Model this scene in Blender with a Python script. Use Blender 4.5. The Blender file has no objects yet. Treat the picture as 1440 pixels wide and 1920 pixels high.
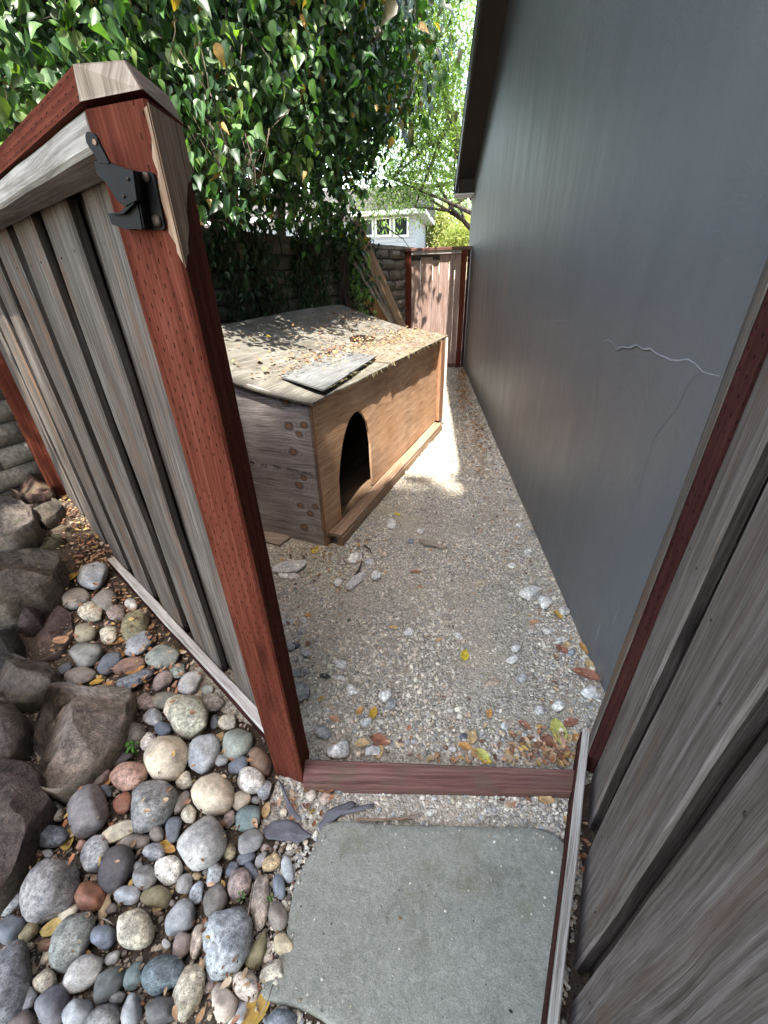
import bpy, math
import numpy as np
from mathutils import Vector, noise
R_ = math.radians
SC = bpy.context.scene
COL = SC.collection
rng = np.random.default_rng(11)

# ------------------------------------------------------------------ camera
CX, CY, FPX, CAMH = 720.0, 960.0, 769.0, 1.45
_nad = np.array([42.0, 1340.0, FPX]); _nad /= np.linalg.norm(_nad)
_v = np.array([880-CX, 515-CY, FPX]); _v -= _v.dot(_nad)*_nad; _v /= np.linalg.norm(_v)
ROT = np.array([np.cross(_nad, _v), _v, -_nad])
cam = bpy.data.cameras.new('camera'); camo = bpy.data.objects.new('camera', cam); COL.objects.link(camo)
cam.sensor_fit = 'VERTICAL'; cam.sensor_height = 36.0; cam.sensor_width = 27.0
cam.lens = FPX*36.0/1920.0
cam.clip_start = 0.02; cam.clip_end = 500
from mathutils import Matrix
M = Matrix.Identity(4)
for i in range(3):
    M[i][0] = ROT[i][0]; M[i][1] = -ROT[i][1]; M[i][2] = -ROT[i][2]
M[2][3] = CAMH
camo.matrix_world = M
SC.camera = camo
SC.render.resolution_x = 768; SC.render.resolution_y = 1024

# ------------------------------------------------------------------ light
SUN = Vector((0.062, -0.40, 1.0)).normalized()          # direction towards the sun
w = bpy.data.worlds.new('World'); SC.world = w; w.use_nodes = True
nt = w.node_tree
sky = nt.nodes.new('ShaderNodeTexSky'); sky.sky_type = 'NISHITA'; sky.sun_disc = False
sky.sun_elevation = math.asin(SUN.z); sky.sun_rotation = math.atan2(SUN.x, SUN.y)
bg = nt.nodes['Background']; bg.inputs['Strength'].default_value = 0.15
wb = nt.nodes.new('ShaderNodeMix'); wb.data_type = 'RGBA'; wb.blend_type = 'MULTIPLY'; wb.inputs[0].default_value = 1.0
nt.links.new(sky.outputs[0], wb.inputs[6]); wb.inputs[7].default_value = (1.19, 1.01, .79, 1)      # camera white balance for open shade
nt.links.new(wb.outputs[2], bg.inputs[0])
sl = bpy.data.lights.new('sun', 'SUN'); sl.energy = 2.0; sl.angle = R_(0.55); sl.color = (1.0, 0.95, 0.86)
so = bpy.data.objects.new('sun', sl); COL.objects.link(so)
so.rotation_euler = SUN.to_track_quat('Z', 'Y').to_euler()
SC.view_settings.view_transform = 'Standard'; SC.view_settings.look = 'None'
SC.view_settings.exposure = 3.35; SC.view_settings.gamma = 1.0
SC.cycles.max_bounces = 8; SC.cycles.diffuse_bounces = 5; SC.cycles.transparent_max_bounces = 6

# ------------------------------------------------------------------ geometry helpers
def ray(x, y):
    v = ROT @ np.array([x-CX, y-CY, FPX]); return v/np.linalg.norm(v)
ORI = np.array([0, 0, CAMH])
def G(x, y, z=0.0):
    r = ray(x, y); return ORI + r*((z-CAMH)/r[2])
def P(x, y, n, p0):
    n = np.array(n, float); r = ray(x, y); return ORI + r*(np.dot(n, np.array(p0)-ORI)/np.dot(n, r))
def Yp(x, y, d): return P(x, y, (0, 1, 0), (0, d, 0))
def terrain(x, y):
    t = min(max((-x-1.85)/0.95, 0), 1); t = t*t*(3-2*t)
    return 0.2*t + 0.006*math.sin(x*7+1)*math.cos(y*5)*(1 if x < -0.6 else .4)
def GT(x, y):
    z = 0.0
    for _ in range(8):
        p = G(x, y, z); z = 0.5*z+0.5*terrain(p[0], p[1])
    return p

def tag(o, label=None, cat=None, group=None, kind=None):
    if label: o['label'] = label
    if cat: o['category'] = cat
    if group: o['group'] = group
    if kind: o['kind'] = kind
    return o
def thing(name, loc, label, cat, group=None):
    o = bpy.data.objects.new(name, None); o.empty_display_size = 0.1
    COL.objects.link(o); o.location = loc
    return tag(o, label, cat, group)
def rootloc(p):
    l = np.zeros(3)
    while p is not None:
        l = l + np.array(p.location); p = p.parent
    return l
def link(name, me, mat, parent):
    me.materials.append(mat)
    o = bpy.data.objects.new(name, me); COL.objects.link(o)
    if parent is not None: o.parent = parent
    return o
def mesh(name, V, F, mat, parent=None, UV=None, smooth=False):
    V = np.asarray(V, float) - rootloc(parent)
    me = bpy.data.meshes.new(name)
    me.from_pydata(V.tolist(), [], F)
    if UV is not None:
        ul = me.uv_layers.new(name='UVMap'); ul.data.foreach_set('uv', np.asarray(UV, float).ravel())
    if smooth: me.polygons.foreach_set('use_smooth', [True]*len(me.polygons))
    me.update()
    return link(name, me, mat, parent)
def fast(name, V, T, mat, parent=None, col=None, smooth=False, origin=None):
    """triangle soup V(N,3) T(M,3) with a colour per vertex"""
    off = rootloc(parent) if origin is None else np.array(origin)
    V = V - off
    me = bpy.data.meshes.new(name)
    me.vertices.add(len(V)); me.vertices.foreach_set('co', V.astype(np.float32).ravel())
    me.loops.add(len(T)*3); me.loops.foreach_set('vertex_index', T.astype(np.int32).ravel())
    me.polygons.add(len(T)); me.polygons.foreach_set('loop_start', np.arange(0, len(T)*3, 3, dtype=np.int32))
    me.polygons.foreach_set('use_smooth', np.full(len(T), smooth))
    if col is not None:
        a = me.color_attributes.new('col', 'FLOAT_COLOR', 'POINT')
        c = np.ones((len(V), 4), np.float32); c[:, :3] = col; a.data.foreach_set('color', c.ravel())
    me.update(calc_edges=True); me.validate()
    o = link(name, me, mat, parent)
    if origin is not None: o.location = origin
    return o

class Acc:
    """collects polygons of one part"""
    def __init__(s): s.V = []; s.F = []; s.UV = []
    def timber(s, p0, p1, wv, tv, seg=1, ch=0.004, wob=0.0, uo=0.0):
        """board from p0 to p1 (centre line); wv/tv full width and thickness vectors"""
        p0, p1, wv, tv = [np.array(a, float) for a in (p0, p1, wv, tv)]
        L = np.linalg.norm(p1-p0); W = np.linalg.norm(wv); T = np.linalg.norm(tv)
        ch = min(ch, W*.3, T*.3); cw = ch/W; ct = ch/T
        q = [(-.5+cw, -.5), (.5-cw, -.5), (.5, -.5+ct), (.5, .5-ct), (.5-cw, .5), (-.5+cw, .5), (-.5, .5-ct), (-.5, -.5+ct)]
        per = [0]; 
        for i in range(8):
            a = q[i]; b = q[(i+1) % 8]; per.append(per[-1]+math.hypot((b[0]-a[0])*W, (b[1]-a[1])*T))
        b0 = len(s.V); r = np.random.default_rng(int(abs(p0[0]*1000+p0[1]*777+p1[2]*99)) % 99991)
        ph = r.uniform(0, 9, 4)
        for i in range(seg+1):
            t = i/seg; c = p0+(p1-p0)*t
            for k, (a, b) in enumerate(q):
                wx = wob*(math.sin(t*L*5+ph[0]+(a > 0)*2)+.5*math.sin(t*L*17+ph[1]+(a > 0)))
                wy = wob*.5*math.sin(t*L*7+ph[2]+a*3)
                s.V.append(c+wv*a+tv*b+wv/W*wx+tv/T*wy)
        for i in range(seg):
            for k in range(8):
                a = b0+i*8+k; b = b0+i*8+(k+1) % 8
                s.F.append([a, b, b+8, a+8]); u0 = uo+L*i/seg; u1 = uo+L*(i+1)/seg
                s.UV += [(u0, per[k]), (u0, per[k+1]), (u1, per[k+1]), (u1, per[k])]
        for base, rev in ((b0, True), (b0+seg*8, False)):
            f = [base+k for k in range(8)]; uv = [((q[k][1]+.5)*T*.15+7+uo, (q[k][0]+.5)*W) for k in range(8)]
            if rev: f = f[::-1]; uv = uv[::-1]
            s.F.append(f); s.UV += uv
        return s
    def prism(s, poly, ext, uax=None, vax=None):
        """3-D polygon extruded by ext; uv from projection on uax, vax"""
        poly = [np.array(p, float) for p in poly]; ext = np.array(ext, float); n = len(poly); b = len(s.V)
        if uax is None: uax = (1, 0, 0); vax = (0, 0, 1)
        uax = np.array(uax, float); vax = np.array(vax, float); o = poly[0]
        # make winding face away from ext
        nn = sum((np.cross(poly[i]-o, poly[(i+1) % n]-o) for i in range(n)), np.zeros(3))
        if np.dot(nn, ext) > 0: poly = poly[::-1]
        s.V += poly+[p+ext for p in poly]
        uv = lambda p: (float(np.dot(p-o, uax)), float(np.dot(p-o, vax)))
        s.F.append([b+i for i in range(n)]); s.UV += [uv(p) for p in poly]
        s.F.append([b+n+i for i in range(n)][::-1]); s.UV += [uv(p) for p in poly][::-1]
        acc = 0; T = np.linalg.norm(ext)
        for i in range(n):
            j = (i+1) % n; l = np.linalg.norm(poly[j]-poly[i])
            s.F.append([b+j, b+i, b+n+i, b+n+j]); s.UV += [(acc+l, 0), (acc, 0), (acc, T), (acc+l, T)]; acc += l
        return s
    def tube(s, pts, rad, n=8):
        pts = [np.array(p, float) for p in pts]; b = len(s.V)
        for i, p in enumerate(pts):
            d = pts[min(i+1, len(pts)-1)]-pts[max(i-1, 0)]; d = d/(np.linalg.norm(d)+1e-9)
            a = np.cross(d, (0.3, 0.2, 1) if abs(d[2]) < .9 else (1, 0.2, 0)); a /= np.linalg.norm(a); c = np.cross(d, a)
            for k in range(n):
                t = 2*math.pi*k/n; s.V.append(p+rad[i]*(a*math.cos(t)+c*math.sin(t)))
        for i in range(len(pts)-1):
            for k in range(n):
                a = b+i*n+k; c = b+i*n+(k+1) % n; s.F.append([a, c, c+n, a+n])
                s.UV += [(i*.2, k*.05), (i*.2, k*.05+.05), (i*.2+.2, k*.05+.05), (i*.2+.2, k*.05)]
        s.F.append([b+k for k in range(n)][::-1]); s.F.append([b+(len(pts)-1)*n+k for k in range(n)]); s.UV += [(0, 0)]*(2*n)
        return s
    def grid(s, fn, nu, nv, closed=False):
        b = len(s.V)
        for i in range(nu+1):
            for j in range(nv+1): s.V.append(np.array(fn(i/nu, j/nv), float))
        for i in range(nu):
            for j in range(nv):
                a = b+i*(nv+1)+j; s.F.append([a, a+1, a+nv+2, a+nv+1]); s.UV += [(i/nu, j/nv), (i/nu, (j+1)/nv), ((i+1)/nu, (j+1)/nv), ((i+1)/nu, j/nv)]
        return s
    def put(s, name, mat, parent=None, smooth=False):
        return mesh(name, s.V, s.F, mat, parent, s.UV, smooth)
def B(*a, **k): return Acc().timber(*a, **k)
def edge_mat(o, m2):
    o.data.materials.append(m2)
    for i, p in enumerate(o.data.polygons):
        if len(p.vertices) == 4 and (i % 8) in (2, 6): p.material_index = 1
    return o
def top(o, origin):
    """give a single-mesh thing its origin at its base"""
    o.data.transform(Matrix.Translation(-Vector(origin))); o.location = origin; return o

# ------------------------------------------------------------------ materials
class NT:
    def __init__(s, name):
        s.m = bpy.data.materials.new(name); s.m.use_nodes = True; s.t = s.m.node_tree
        s.b = s.t.nodes['Principled BSDF']; s.out = s.t.nodes['Material Output']
    def n(s, typ, ins=None, **props):
        nd = s.t.nodes.new('ShaderNode'+typ)
        for k, v in props.items(): setattr(nd, k, v)
        for k, v in (ins or {}).items(): s.set(nd.inputs[k], v)
        return nd
    def set(s, sock, v):
        if isinstance(v, bpy.types.NodeSocket): s.t.links.new(v, sock)
        elif isinstance(v, bpy.types.Node): s.t.links.new(v.outputs[0], sock)
        else:
            if isinstance(v, (tuple, list)) and len(v) == 3 and sock.type == 'RGBA': v = (*v, 1)
            sock.default_value = v
    def math(s, op, a, b=0.0, c=None, clamp=False):
        nd = s.n('Math', operation=op, use_clamp=clamp); s.set(nd.inputs[0], a); s.set(nd.inputs[1], b)
        if c is not None: s.set(nd.inputs[2], c)
        return nd.outputs[0]
    def ramp(s, fac, stops, interp='LINEAR'):
        nd = s.n('ValToRGB', {'Fac': fac}); r = nd.color_ramp; r.interpolation = interp
        while len(r.elements) < len(stops): r.elements.new(0.5)
        for e, (p, c) in zip(r.elements, stops): e.position = p; e.color = (*c, 1) if len(c) == 3 else c
        return nd.outputs[0]
    def mix(s, f, a, b, mode='MIX'):
        nd = s.n('Mix', data_type='RGBA', blend_type=mode)
        s.set(nd.inputs[0], f); s.set(nd.inputs[6], a); s.set(nd.inputs[7], b); return nd.outputs[2]
    def noise(s, vec, scale, detail=4, rough=.55, dist=0.0):
        return s.n('TexNoise', {'Vector': vec, 'Scale': scale, 'Detail': detail, 'Roughness': rough, 'Distortion': dist}).outputs['Fac']
    def mapv(s, vec, scale, loc=(0, 0, 0), rot=(0, 0, 0)):
        return s.n('Mapping', {'Vector': vec, 'Scale': scale, 'Location': loc, 'Rotation': rot}).outputs[0]
    def bump(s, h, strength=.5, dist=.002, prev=None):
        nd = s.n('Bump', {'Height': h, 'Strength': strength, 'Distance': dist})
        if prev is not None: s.set(nd.inputs['Normal'], prev)
        return nd.outputs[0]
    def fin(s, col, rough=.8, normal=None, spec=.3):
        s.set(s.b.inputs['Base Color'], col); s.set(s.b.inputs['Roughness'], rough)
        s.b.inputs['Specular IOR Level'].default_value = spec
        if normal is not None: s.set(s.b.inputs['Normal'], normal)
        return s.m

def wood_mat(name, dark, mid, light, incised=False, fine=1.0, stain=None, rough=.78, moss=None, spec=.25):
    m = NT(name); uv = m.n('TexCoord').outputs['UV']; rnd = m.n('ObjectInfo').outputs['Random']
    off = m.n('CombineXYZ', {'X': m.math('MULTIPLY', rnd, 31.0), 'Y': m.math('MULTIPLY', rnd, 17.0)}).outputs[0]
    v = m.n('VectorMath', {0: uv, 1: off}, operation='ADD').outputs[0]
    vk = m.n('TexVoronoi', {'Vector': m.mapv(v, (1.7, 6.0, 1)), 'Scale': 1.0, 'Randomness': 1.0}, feature='SMOOTH_F1').outputs['Distance']
    bend = m.math('POWER', 2.718, m.math('MULTIPLY', m.math('MULTIPLY', vk, vk), -11.0))
    warp = m.math('ADD', m.noise(m.mapv(v, (2.2, 7, 1)), 1.0, 3), m.math('MULTIPLY', bend, .6))
    wv = m.n('VectorMath', {0: v, 1: m.n('CombineXYZ', {'Y': m.math('MULTIPLY', warp, .022)}).outputs[0]}, operation='ADD').outputs[0]
    g1 = m.noise(m.mapv(wv, (1.6, 95*fine, 1)), 1.0, 6, .68)
    g2 = m.noise(m.mapv(wv, (8.0, 420*fine, 1)), 1.0, 3, .6)
    g3 = m.noise(m.mapv(v, (1.4, 10, 1)), 1.0, 4, .6)
    h = m.math('ADD', m.math('MULTIPLY', g1, .55), m.math('MULTIPLY', g2, .25))
    h = m.math('ADD', h, m.math('MULTIPLY', g3, .3))
    c = m.ramp(h, [(0.40, dark), (0.53, mid), (0.66, light)])
    c = m.mix(1.0, c, m.ramp(m.noise(m.mapv(v, (7, 60, 1), (3, 9, 0)), 1.0, 5, .7), [(.34, (.72, .70, .68)), (.5, (1, 1, 1)), (.7, (1.18, 1.18, 1.19))]), 'MULTIPLY')
    # knots
    vo = vk
    kn = m.ramp(vo, [(0.0, (1, 1, 1)), (0.035, (.8, .8, .8)), (0.085, (0, 0, 0)), (1, (0, 0, 0))])
    c = m.mix(m.math('MULTIPLY', kn, .75), c, tuple(d*.45 for d in dark))
    if stain:
        st = m.ramp(m.noise(m.mapv(v, (1.8, 14, 1), (5, 3, 0)), 1.0, 4), [(0.52, (0, 0, 0)), (0.7, (1, 1, 1))])
        c = m.mix(m.math('MULTIPLY', st, .75), c, stain)
    if moss:
        st = m.ramp(m.noise(m.mapv(v, (9, 14, 1), (2, 8, 0)), 1.0, 4), [(0.5, (0, 0, 0)), (0.72, (1, 1, 1))])
        c = m.mix(m.math('MULTIPLY', st, .6), c, moss)
    nrm = m.bump(h, .75, .004)
    if incised:
        sx = m.n('SeparateXYZ', {0: uv})
        row = m.math('DIVIDE', sx.outputs[1], .0125); ri = m.math('FLOOR', row); rf = m.math('FRACT', row)
        cu = m.math('ADD', m.math('DIVIDE', sx.outputs[0], .034), m.math('MULTIPLY', ri, .39)); cf = m.math('FRACT', cu)
        a = m.math('LESS_THAN', m.math('ABSOLUTE', m.math('SUBTRACT', rf, .5)), .085)
        b = m.math('LESS_THAN', m.math('ABSOLUTE', m.math('SUBTRACT', cf, .5)), .11)
        keep = m.math('GREATER_THAN', m.noise(m.mapv(uv, (4, 5, 1)), 1.0, 2), .44)
        slot = m.math('MULTIPLY', m.math('MULTIPLY', a, b), keep)
        c = m.mix(m.math('MULTIPLY', slot, .85), c, tuple(d*.25 for d in dark))
        nrm = m.bump(m.math('SUBTRACT', 1.0, slot), .8, .003, nrm)
    return m.fin(c, rough, nrm, spec)

M_red = wood_mat('red_stained_timber', (.042, .011, .0065), (.086, .022, .0135), (.14, .044, .027), incised=True, rough=.85, spec=.05)
M_maroon = wood_mat('maroon_stained_timber', (.018, .006, .006), (.036, .011, .010), (.066, .024, .021), incised=True, rough=.8, spec=.1)
M_redplain = wood_mat('faded_red_timber', (.06, .026, .022), (.125, .056, .048), (.21, .12, .10), rough=.8, moss=(.10, .09, .055))
M_gray = wood_mat('weathered_grey_board', (.028, .022, .018), (.074, .062, .053), (.18, .16, .145), stain=(.14, .075, .045))
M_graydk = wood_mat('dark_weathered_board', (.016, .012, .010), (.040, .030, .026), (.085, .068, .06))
M_gate = wood_mat('brown_grey_gate_board', (.050, .040, .035), (.118, .098, .088), (.225, .20, .188), stain=(.12, .078, .055))
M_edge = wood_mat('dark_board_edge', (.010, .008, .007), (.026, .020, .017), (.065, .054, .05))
M_silver = wood_mat('silver_weathered_rail', (.10, .085, .072), (.25, .23, .21), (.43, .41, .385), rough=.85)
M_floor = wood_mat('worn_dark_floor', (.05, .03, .018), (.12, .075, .045), (.2, .135, .085))
M_pale = wood_mat('bleached_rail', (.14, .125, .10), (.36, .335, .30), (.58, .55, .51), rough=.85)
M_brownwood = wood_mat('raw_brown_wood', (.10, .06, .035), (.23, .15, .098), (.38, .27, .19))
M_rawdk = wood_mat('dull_raw_wood', (.05, .032, .02), (.115, .078, .052), (.19, .14, .10))
M_orangewood = wood_mat('orange_brown_lumber', (.15, .07, .035), (.30, .15, .08), (.42, .24, .15))
M_trimwood = wood_mat('pale_trim_lumber', (.12, .09, .07), (.24, .19, .155), (.40, .34, .29))
M_farboard = wood_mat('pinkish_fence_board', (.12, .07, .055), (.27, .18, .15), (.40, .31, .27))
M_scrap = wood_mat('scrap_board', (.10, .075, .055), (.24, .19, .15), (.38, .32, .27))

def ply_mat(name, dark, mid, light, knots=None, dirt=None, orange=None, scale=1.0):
    m = NT(name); uv = m.n('TexCoord').outputs['UV']
    warp = m.n('TexNoise', {'Vector': m.mapv(uv, (2.0*scale, 5.0*scale, 1)), 'Scale': 1.0, 'Detail': 3.0})
    wv = m.n('VectorMath', {0: m.n('VectorMath', {0: warp.outputs['Color'], 1: (.5, .5, .5)}, operation='SUBTRACT').outputs[0], 1: (.25, .11, 0)}, operation='MULTIPLY').outputs[0]
    pv = m.n('VectorMath', {0: uv, 1: wv}, operation='ADD').outputs[0]
    w_ = m.n('TexWave', {'Vector': m.mapv(pv, (.5, 3.6, 1)), 'Scale': 1.3*scale, 'Distortion': 3.4, 'Detail': 2.0, 'Detail Scale': 1.2}, wave_type='BANDS', bands_direction='Y').outputs['Fac']
    w_ = m.math('MULTIPLY', m.math('POWER', w_, 2.0), 1.0)
    g = m.noise(m.mapv(pv, (5, 190, 1)), 1.0, 4, .6)
    big = m.noise(m.mapv(uv, (2.5, 4, 1)), 1.0, 4, .6)
    h = m.math('ADD', m.math('MULTIPLY', w_, .035), m.math('ADD', m.math('MULTIPLY', g, .58), m.math('MULTIPLY', big, .30)))
    c = m.ramp(h, [(0.33, dark), (0.455, mid), (0.59, light)])
    if orange:
        f = m.ramp(m.noise(m.mapv(uv, (1.1, 1.6, 1), (3, 1, 0)), 1.0, 3), [(0.40, (0, 0, 0)), (0.62, (1, 1, 1))])
        c = m.mix(m.math('MULTIPLY', f, .6), c, m.mix(.5, orange, c))
    if dirt:
        f = m.ramp(m.noise(m.mapv(uv, (6, 6, 1), (8, 2, 0)), 1.0, 6, .7), [(0.5, (0, 0, 0)), (0.66, (1, 1, 1))])
        c = m.mix(m.math('MULTIPLY', f, .6), c, dirt)
    if knots:
        mn = None
        for (kx, ky, kr) in knots:
            d = m.n('VectorMath', {0: m.n('VectorMath', {0: uv, 1: (kx, ky, 0)}, operation='SUBTRACT').outputs[0], 1: (1/kr*.85, 1/kr, 0)}, operation='MULTIPLY').outputs[0]
            d = m.n('VectorMath', {0: d}, operation='LENGTH').outputs['Value']
            mn = d if mn is None else m.math('MINIMUM', mn, d)
        mn = m.math('ADD', m.math('SUBTRACT', mn, .55), m.math('MULTIPLY', m.noise(m.mapv(uv, (22, 45, 1)), 1.0, 3), 1.1))
        kr_ = m.math('DIVIDE', mn, 5.0)
        halo = m.ramp(kr_, [(0, (.9, .9, .9)), (.25, (.75, .75, .75)), (.32, (1.2, 1.2, 1.22)), (.42, (.88, .88, .88)), (.52, (1.12, 1.12, 1.14)), (.65, (.96, .96, .96)), (.9, (1, 1, 1))])
        c = m.mix(1.0, c, halo, 'MULTIPLY')
        core = m.ramp(kr_, [(0, (.30, .17, .10)), (.10, (.36, .21, .13)), (.15, (.10, .065, .05)), (.26, (.12, .08, .065))])
        c = m.mix(m.ramp(kr_, [(.14, (1, 1, 1)), (.22, (0, 0, 0))]), c, core)
    return m.fin(c, .82, m.bump(h, .6, .003), .25)

# ------------------------------------------------------------------ stone, soil, leaf materials
def stone_mat(name, speck=.5, vein=0.0, scale=1.0, bumpd=.0015, usecol=True, base=None, rough=.72):
    m = NT(name); tc = m.n('TexCoord').outputs['Object']; oi = m.n('ObjectInfo')
    r = m.n('VectorMath', {0: tc, 1: m.n('CombineXYZ', {'X': m.math('MULTIPLY', oi.outputs['Random'], 40.0)}).outputs[0]}, operation='ADD').outputs[0]
    c0 = oi.outputs['Color'] if usecol else base
    lo = m.noise(r, 14*scale, 4); hi = m.noise(r, 260*scale, 3, .7); mid = m.noise(r, 70*scale, 4, .65)
    c = m.mix(1.0, c0, m.ramp(lo, [(.32, (.66, .67, .69)), (.68, (1.3, 1.26, 1.2))]), 'MULTIPLY')
    c = m.mix(1.0, c, m.ramp(mid, [(.35, (1-.5*speck,)*3), (.52, (1.0,)*3), (.68, (1+.6*speck,)*3)]), 'MULTIPLY')
    c = m.mix(1.0, c, m.ramp(hi, [(.34, (1-.8*speck,)*3), (.46, (1,)*3), (.62, (1,)*3), (.74, (1+.7*speck,)*3)]), 'MULTIPLY')
    if vein:
        vv = m.noise(m.mapv(r, (1, 1, 1)), 22*scale, 3, .5, 1.5)
        vm = m.ramp(m.math('ABSOLUTE', m.math('SUBTRACT', vv, .5)), [(0, (1, 1, 1)), (.016, (0, 0, 0))])
        c = m.mix(m.math('MULTIPLY', vm, vein), c, (.6, .58, .55))
    h = m.math('ADD', m.math('MULTIPLY', hi, .35), m.math('MULTIPLY', mid, .65))
    return m.fin(c, rough, m.bump(h, .6, bumpd), .35)
M_stone = [stone_mat('smooth_cobble', .42, bumpd=.002), stone_mat('speckled_cobble', .95, bumpd=.003), stone_mat('veined_cobble', .55, .45, bumpd=.002)]
M_chunk = stone_mat('rough_concrete_chunk', .8, bumpd=.004, rough=.9)

def boulder_mat():
    m = NT('basalt_boulder'); tc = m.n('TexCoord').outputs['Object']; oi = m.n('ObjectInfo')
    a = m.noise(tc, 6, 5, .6); b = m.noise(tc, 34, 6, .7, .4); d = m.noise(tc, 190, 4, .7)
    c = m.mix(1.0, oi.outputs['Color'], m.ramp(a, [(.3, (.6, .6, .62)), (.7, (1.35, 1.28, 1.2))]), 'MULTIPLY')
    c = m.mix(1.0, c, m.ramp(b, [(.34, (.45, .44, .43)), (.5, (1, 1, 1)), (.66, (1.55, 1.5, 1.42))]), 'MULTIPLY')
    c = m.mix(1.0, c, m.ramp(d, [(.3, (.7,)*3), (.7, (1.35,)*3)]), 'MULTIPLY')
    mo = m.ramp(m.noise(tc, 7, 4, .6, .3), [(.54, (0, 0, 0)), (.7, (1, 1, 1))])
    c = m.mix(m.math('MULTIPLY', mo, .55), c, (.085, .085, .040))
    li = m.ramp(m.noise(m.mapv(tc, (1, 1, 1), (4, 7, 1)), 60, 4, .6), [(.64, (0, 0, 0)), (.7, (1, 1, 1))])
    c = m.mix(m.math('MULTIPLY', li, .35), c, (.30, .28, .24))
    h = m.math('ADD', m.math('MULTIPLY', b, .7), m.math('MULTIPLY', d, .3))
    return m.fin(c, .88, m.bump(h, 1.0, .022), .25)
M_boulder = boulder_mat()

def soil_mat():
    m = NT('soil'); tc = m.n('TexCoord').outputs['Object']
    a = m.noise(tc, 1.5, 5); b = m.noise(tc, 30, 6, .7); d = m.noise(tc, 220, 4, .7)
    h = m.math('ADD', m.math('MULTIPLY', b, .5), m.math('MULTIPLY', d, .5))
    c = m.ramp(h, [(.32, (.030, .022, .017)), (.5, (.085, .066, .052)), (.68, (.19, .16, .13))])
    c = m.mix(1.0, c, m.ramp(a, [(.3, (.8, .8, .8)), (.7, (1.2, 1.2, 1.2))]), 'MULTIPLY')
    return m.fin(c, .95, m.bump(h, 1.0, .012), .1)
M_soil = soil_mat()
def fines_mat():
    m = NT('gravel_fines'); tc = m.n('TexCoord').outputs['Object']
    a = m.noise(tc, 2.2, 4); b = m.noise(tc, 110, 5, .7); vo = m.n('TexVoronoi', {'Vector': tc, 'Scale': 150.0})
    c = m.mix(.55, m.ramp(b, [(.3, (.16, .145, .115)), (.55, (.38, .345, .285)), (.75, (.56, .52, .44))]), m.mix(1.0, m.n('SeparateColor', {0: vo.outputs['Color']}).outputs[0], (.60, .57, .50), 'MULTIPLY'))
    c = m.mix(m.ramp(a, [(.42, (0, 0, 0)), (.62, (.6, .6, .6))]), c, (.44, .385, .29))
    h = m.math('SUBTRACT', m.math('MULTIPLY', b, .4), vo.outputs['Distance'])
    return m.fin(c, .95, m.bump(h, .8, .006), .15)
M_fines = fines_mat()
def attr_mat(name, rough=.85, spec=.3, var=.25, sc=120, transl=0.0, tcol=(1.3, 1.5, .5), bumpd=.0):
    m = NT(name); a = m.n('Attribute', attribute_name='col').outputs['Color']
    tc = m.n('TexCoord').outputs['Object']
    nz = m.noise(tc, sc, 3, .6)
    c = m.mix(1.0, a, m.ramp(nz, [(.3, (1-var,)*3), (.7, (1+var,)*3)]), 'MULTIPLY')
    m.fin(c, rough, m.bump(nz, .5, bumpd) if bumpd else None, spec)
    if transl:
        t = m.n('BsdfTranslucent', {'Color': m.mix(1.0, c, tcol, 'MULTIPLY')})
        mx = m.n('MixShader', {0: transl, 1: m.b.outputs[0], 2: t.outputs[0]})
        m.t.links.new(mx.outputs[0], m.out.inputs[0])
    return m.m
M_gravel = attr_mat('gravel_stones', .9, .25, .3, 300)
M_litter = attr_mat('dry_leaf', .6, .3, .25, 90, .2, (1.2, 1.0, .6))
M_leaf = attr_mat('creeper_leaf', .42, .5, .2, 60, .30, (1.5, 1.9, .45))
M_feather = attr_mat('fine_foliage', .5, .3, .2, 20, .35, (1.5, 1.7, .5))
M_straw = attr_mat('straw', .8, .2, .2, 200, .2, (1, 1, .8))

def bark_mat():
    m = NT('bark'); tc = m.n('TexCoord').outputs['Object']
    h = m.noise(m.mapv(tc, (14, 14, 2.5)), 1.0, 6, .65)
    return m.fin(m.ramp(h, [(.3, (.025, .018, .013)), (.6, (.10, .08, .062)), (.8, (.19, .16, .13))]), .95, m.bump(h, 1, .02), .1)
M_bark = bark_mat()

def simple(name, col, rough=.7, spec=.3, nz=.15, sc=30, bumpd=.001, metal=0.0):
    m = NT(name); tc = m.n('TexCoord').outputs['Object']; n_ = m.noise(tc, sc, 5, .6)
    m.fin(m.mix(1.0, col, m.ramp(n_, [(.3, (1-nz,)*3), (.7, (1+nz,)*3)]), 'MULTIPLY'), rough, m.bump(n_, .4, bumpd), spec)
    m.b.inputs['Metallic'].default_value = metal
    return m.m
M_black = simple('black_coated_steel', (.0035, .0035, .0042), .55, .18, .3, 60, .0005)
M_screw = simple('dull_screw', (.06, .045, .035), .6, .3, .4, 400, .0005, .7)
M_ink = simple('black_ink', (.02, .017, .02), .8, .2)
M_soffit = simple('dark_brown_soffit', (.030, .024, .023), .7, .3, .12, 8)
M_fascia = simple('charcoal_fascia', (.035, .036, .038), .5, .4, .12, 8)
M_roofing = simple('asphalt_roofing', (.06, .055, .05), .95, .1, .3, 60, .004)
M_glass = simple('dark_window_glass', (.02, .025, .03), .08, .6, .2, 2, 0.0)
M_white = simple('white_paint', (.72, .74, .76), .6, .3, .05, 6)
M_whitestrip = simple('flaking_white_edge', (.58, .55, .5), .8, .3, .3, 90)
M_fabric = simple('grey_landscape_fabric', (.115, .112, .125), .85, .2, .25, 260, .001)
M_fresh = simple('fresh_green_leaf', (.07, .20, .03), .5, .4, .25, 60)
M_dark = simple('shade_black_interior', (.012, .008, .006), .9, .1, .3, 12)  # near-black colour stands in for the deep shade inside the doghouse
M_plaster = simple('white_plaster_lump', (.62, .60, .56), .85, .2, .2, 90, .003)

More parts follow.
